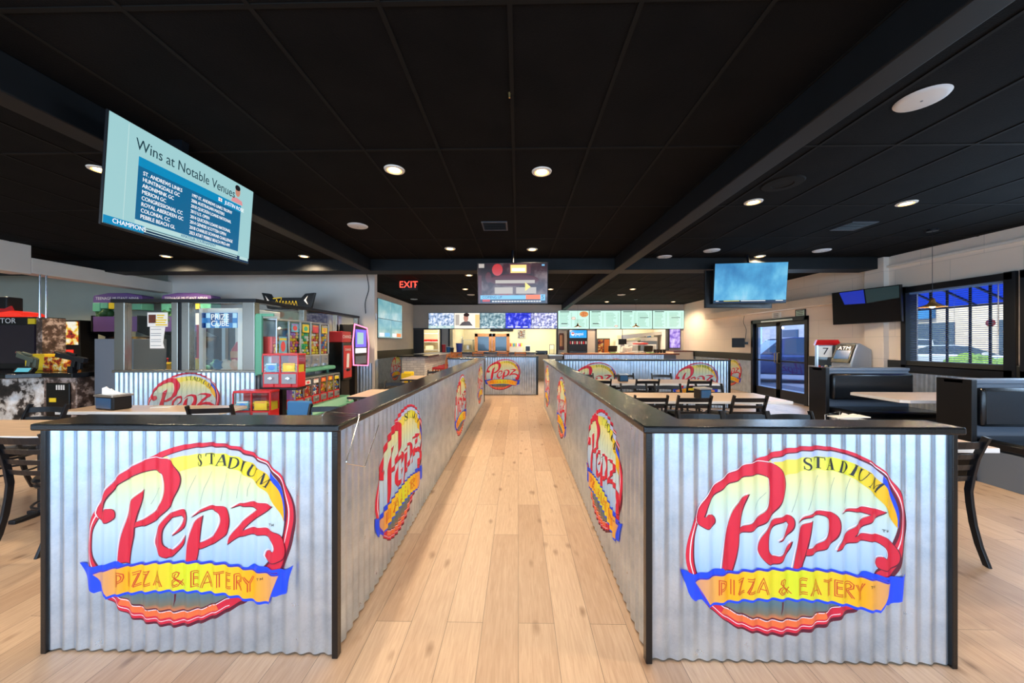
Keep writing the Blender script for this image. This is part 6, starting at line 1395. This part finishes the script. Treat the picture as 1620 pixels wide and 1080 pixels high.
simple('kitchen_monitor', 'small order monitor hanging in the right kitchen', 'monitor', MB().box(-.18, .18, 0, .05, 0, .26).cyl((0, .03, .26), (0, .03, 2.9 - P(985, 545, Y=15.9).z), .012, n=8), 'black_plastic', (P(985, 0, Y=15.9).x, 15.9, P(985, 545, Y=15.9).z))
for i, (x0, x1, y0, y1, m) in enumerate(((1008, 1022, 530, 541, 'art_brown'), (1024, 1030, 527, 534, 'blue_plastic'))):
    a, b_ = P(x0, y0, Y=KY - .03), P(x1, y1, Y=KY - .03)
    simple('kitchen_poster', ('dark patterned poster in the right kitchen', 'small blue sign in the right kitchen')[i], 'poster', MB().box(a.x, b_.x, KY - .03, KY, b_.z, a.z), m, (0, 0, 0))

# ---------------------------------------------------------------- right wall: speaker, notices, ATM, candy machine
a = P(1168, 542, X=WR - .22)
t = thing('wall_speaker', 'small black speaker on a bracket left of the entrance doors', 'speaker', tuple(a)); t.rotation_euler = (0, 0, R(-35)); MB().box(-.16, .16, -.08, .08, -.14, .14).build('housing', 'black_plastic', t, bevel=.012); MB().box(-.14, .14, -.086, -.08, -.12, .12).build('grille', 'black_paint', t); MB().box(.05, .30, .04, .10, -.05, .02).build('bracket', 'black_metal', t)
w_ = [Vector((WR - .01, a.y + .05, 2.30)), Vector((WR - .015, a.y + .1, 2.1)), Vector((WR - .012, a.y - .05, 1.9)), Vector((WR - .012, a.y, a.z + .1))]
o = MB().tube(rounded(w_, .08), .005, 6).build('speaker_cable', 'dark_grey', smooth=True); tag(o, 'thin cable running down the wall to the small black speaker', 'cable')
for i, (x0, x1, y0, y1, lab) in enumerate(((1221.5, 1234.5, 492.5, 503.5, 'white printed notice above the left entrance door'), (1258, 1274, 488, 502, 'framed pale green certificate above the right entrance door'))):
    a, b_ = P(x0, y0, X=WR - .02), P(x1, y1, X=WR - .02)
    t = MB().box(WR - .02, WR - .001, b_.y, a.y, 2.12, 2.29).build('wall_notice', 'paper' if i == 0 else 'black_metal'); tag(t, lab, 'notice')
    if i: MB().box(WR - .024, WR - .02, b_.y + .03, a.y - .03, 2.14, 2.27).build('certificate', 'toy_pale', t) if 'toy_pale' in MT else MB().box(WR - .024, WR - .02, b_.y + .03, a.y - .03, 2.14, 2.27).build('certificate', mat('toy_pale', hexc(190, 220, 205), .6), t)
    q = MB()
    for k in range(3): q.box(WR - .027, WR - .024, b_.y + .06, a.y - .06, 2.16 + .04 * k, 2.175 + .04 * k)
    q.build('printed_lines', 'dark_grey', t)
# ATM
mat('silver_paint', hexc(170, 176, 184), .35, .3)
at = thing('cash_machine', 'grey and black ATM with a lit blue screen against the window wall', 'cash machine', (6.46, 6.84, 0), R(-82))
MB().box(-.17, .17, -.2, .2, 0, 1.0).build('lower_cabinet', 'black_plastic', at, bevel=.02)
MB().ext([(-.18, -.26, .96), (-.18, -.26, 1.10), (-.18, -.12, 1.46), (-.18, -.06, 1.49), (-.18, .20, 1.36), (-.18, .20, .96)], (.36, 0, 0)).build('head', 'silver_paint', at, bevel=.02)
MB().obox((0, -.205, 1.28), (.165, 0, 0), (0, -.012, .006), (0, .070, .17)).build('fascia', 'black_gloss', at); glow('g_atm', hexc(50, 110, 160), .6)
MB().obox((0, -.226, 1.26), (.13, 0, 0), (0, -.006, .003), (0, .035, .08)).build('screen', 'g_atm', at); text('ATM', .10, (0, -.178, 1.385), (R(66), 0, 0), 'g_white', at, sx=1.1)
MB().box(-.15, .15, -.32, -.24, .94, 1.02).build('keypad_ledge', 'steel', at, bevel=.01)
# candy machine
cmx = thing('candy_vending_machine', 'slim candy machine with a red roof and a white 7 panel left of the ATM', 'vending machine', (6.40, 7.33, 0), R(-35))
MB().box(-.17, .17, -.17, .17, .02, .55).build('lower_cabinet', 'cube_white', cmx, bevel=.01); MB().box(-.04, .04, -.18, -.17, .38, .50).build('coin_slot', 'black_plastic', cmx); MB().box(-.17, .17, -.17, .17, .55, .78).build('dispenser_body', 'black_plastic', cmx, bevel=.01)
q = MB()
for sx_ in (-1, 1):
    for sy_ in (-1, 1): q.box(sx_ * .16 - .012, sx_ * .16 + .012, sy_ * .16 - .012, sy_ * .16 + .012, .78, 1.44)
q.build('frame', 'steel', cmx); MB().box(-.16, .16, -.16, -.155, .78, 1.44).box(.155, .16, -.16, .16, .78, 1.44).box(-.16, -.155, -.16, .16, .78, 1.44).build('clear_panel', 'glass', cmx); MB().box(-.15, .15, .15, .16, .78, 1.44).build('back_panel', 'grey_paint', cmx)
MB().ext([(-.2, -.2, 1.44), (.2, -.2, 1.44), (.16, -.12, 1.55), (-.16, -.12, 1.55)], (0, .34, 0)).build('roof', 'red_plastic', cmx); MB().box(-.15, .06, -.172, -.162, 1.2, 1.42).build('number_panel', 'cube_white', cmx); text('7', .2, (-.04, -.175, 1.31), (R(90), 0, 0), 'black_plastic', cmx)
q = MB(); rr = random.Random(9)
for k in range(30): q.ball((rr.uniform(-.12, .12), rr.uniform(-.12, .1), .81 + rr.uniform(0, .2)), .03, n=7, mi=rr.randrange(3))
tag(q.build('candy', ['ball_0', 'ball_5', 'ball_2'], cmx, smooth=True), kind='stuff')

# ---------------------------------------------------------------- outdoors
struct(MB().box(7.0, 60, -30, 60, -.2, -.03).build('ground', 'asphalt'))
sbox('kerb', 'wall_grey', [(7.0, 8.6, -10, 30, -.03, 0)])
mat('car_navy', hexc(40, 55, 105), .2, .3, coat=1); mat('car_white', hexc(225, 228, 232), .2, coat=1); mat('car_silver', hexc(150, 160, 175), .25, .6, coat=1); mat('car_glass', (.03, .05, .07), .05, coat=1)
def car(label, loc, rz, paint, suv=True, s=1.0):
    t = thing('parked_car', label, 'car', loc, rz)
    H = 1.72 if suv else 1.42
    low = [(-2.3, .35), (-2.35, .75), (-2.2, 1.0), (-1.2, 1.08), (2.0, 1.05), (2.3, .95), (2.35, .5), (2.2, .3)]
    low = [(-2.3, .32), (-2.36, .62), (-2.28, .88), (-1.9, .98), (-1.05, 1.06), (1.95 if suv else 1.5, 1.06), (2.25, 1.0), (2.34, .7), (2.28, .32)]
    b = MB(); b.ext([(x, -.9, z) for x, z in low], (0, 1.8, 0)); b.build('body', paint, t, bevel=.07, smooth=True)
    top = [(-1.15, 1.03), (-.45, H - .06), (0, H), (1.5 if suv else .7, H - .03), (2.1 if suv else 1.6, 1.05)]
    q = MB(); n = len(top); q.add([(x, -.84 + (z - 1.03) * .22, z) for x, z in top] + [(x, .84 - (z - 1.03) * .22, z) for x, z in top], [tuple(range(n)), tuple(range(2 * n - 1, n - 1, -1))] + [(i, n + i, n + (i + 1) % n, (i + 1) % n) for i in range(n)]); q.build('cabin_glass', 'car_glass', t, bevel=.03)
    r_ = MB(); r_.ext([(-.5, -.70, H - .05), (0, -.69, H + .01), (1.5 if suv else .7, -.69, H - .01), (1.55 if suv else .75, -.70, H - .06)], (0, 1.4, 0)); r_.build('roof', paint, t, bevel=.02)
    for x in (-.35, .65, 1.6 if suv else 1.2):
        for s_ in (-1, 1): MB().bar([(x - .05, s_ * .835, 1.04), (x + .02, s_ * .70, H - .05)], (.04, 0, 0), (0, .012, 0)).build('pillar', paint, t)
    for x in (-1.45, 1.4):
        for s_ in (-1, 1):
            w = MB().cyl((x, s_ * .92, .34), (x, s_ * .70, .34), .34, n=28).build('wheel', 'rubber', t, bevel=.03); MB().cyl((x, s_ * .935, .34), (x, s_ * .92, .34), .21, n=20).build('hubcap', 'steel', w)
    for s_ in (-1, 1): MB().box(2.24, 2.36, s_ * .72 - .14, s_ * .72 + .14, .78, 1.0).build('tail_light', 'red_plastic', t, bevel=.02); MB().box(-2.36, -2.24, s_ * .66 - .18, s_ * .66 + .18, .68, .82).build('headlight', 'white_plastic', t, bevel=.02)
    for s_ in (-1, 1): MB().box(-.75, -.6, s_ * .98 - .08, s_ * .98 + .08, 1.02, 1.16).build('wing_mirror', paint, t, bevel=.03)
    return t
G_ = -.03
car('dark blue car parked close outside the glass entrance doors', (10.6, 13.9, G_), R(-20), 'car_navy', True)
car('white suv with red tail lights further out beyond the dark blue car', (18.0, 24.5, G_), R(235), 'car_white', True)
car('silver car seen in the left entrance door pane', (12.6, 19.2, G_), R(160), 'car_silver', False)
car('white car parked outside the window with blinds', (17.5, 14.6, G_), R(150), 'car_white', False)
car('pale suv parked behind the others at the left side of the blind window', (23, 20.5, G_), R(150), 'car_white', True)
bd = thing('shop_building', 'long low shop building across the car park', 'building', (27, 25, G_)); MB().box(0, 6, -25, 14, 0, 4.2).build('wall', 'block_wall', bd); MB().box(-.3, 6, -25.2, 14.2, 4.2, 4.9).build('parapet', 'wall_white', bd)
for k in range(9): MB().box(-.05, 0, -23 + 4 * k, -21 + 4 * k, .4, 2.8).build('shop_window', 'car_glass', bd)
MB().box(-.2, 0, -2, 3, 3.1, 3.9).build('sign_board', 'blue_plastic', bd)
for i, (x, y, s) in enumerate(((10.2, 7.2, .8), (11.3, 8.9, .6))):
    bm = bmesh.new(); bmesh.ops.create_icosphere(bm, subdivisions=4, radius=1)
    rr = random.Random(i)
    for v in bm.verts:
        n = v.co.normalized(); k = 1 + .07 * math.sin(9 * n.x + i) * math.sin(8 * n.y) + rr.uniform(-.05, .05); v.co = Vector((n.x * .6 * s * k, n.y * 1.0 * s * k, max(-.0, n.z * .62 * k + .62)))
    me = bpy.data.meshes.new('hedge'); bm.to_mesh(me); bm.free(); me.materials.append(MT['hedge'])
    o = bpy.data.objects.new('hedge', me); C.objects.link(o); o.location = (x, y, G_); o.scale = (1, 1, 1.0); tag(o, ('nearer rounded green hedge', 'smaller hedge further left')[i] + ' outside the window with blinds', 'hedge')
# blue awning over the windows
m = mat('awning_blue', hexc(60, 100, 215), .7); m.node_tree.nodes['Principled BSDF'].inputs['Transmission Weight'].default_value = 0
nt = m.node_tree; tr = nt.nodes.new('ShaderNodeBsdfTranslucent'); tr.inputs[0].default_value = (*hexc(95, 135, 235), 1); mx = nt.nodes.new('ShaderNodeMixShader'); mx.inputs[0].default_value = .6
nt.links.new(nt.nodes['Principled BSDF'].outputs[0], mx.inputs[1]); nt.links.new(tr.outputs[0], mx.inputs[2]); nt.links.new(mx.outputs[0], nt.nodes['Material Output'].inputs[0])
aw = thing('window_awning', 'blue fabric awning over the side windows', 'awning', (7.0, 5.0, 0)); MB().ext([(.02, -3.0, 2.90), (1.5, -3.0, 2.22), (1.5, -3.0, 2.20), (.02, -3.0, 2.88)], (0, 5.6, 0)).build('fabric', 'awning_blue', aw)
for k in range(13): MB().bar([(.02, -2.9 + .45 * k, 2.87), (1.48, -2.9 + .45 * k, 2.19)], (0, .015, 0), (0, 0, .015)).build('rib', 'black_metal', aw)
MB().bar([(1.48, -3, 2.18), (1.48, 2.6, 2.18)], (.015, 0, 0), (0, 0, .015)).build('front_bar', 'black_metal', aw); MB().bar([(.75, -3, 2.52), (.75, 2.6, 2.52)], (.012, 0, 0), (0, 0, .012)).build('middle_bar', 'black_metal', aw)
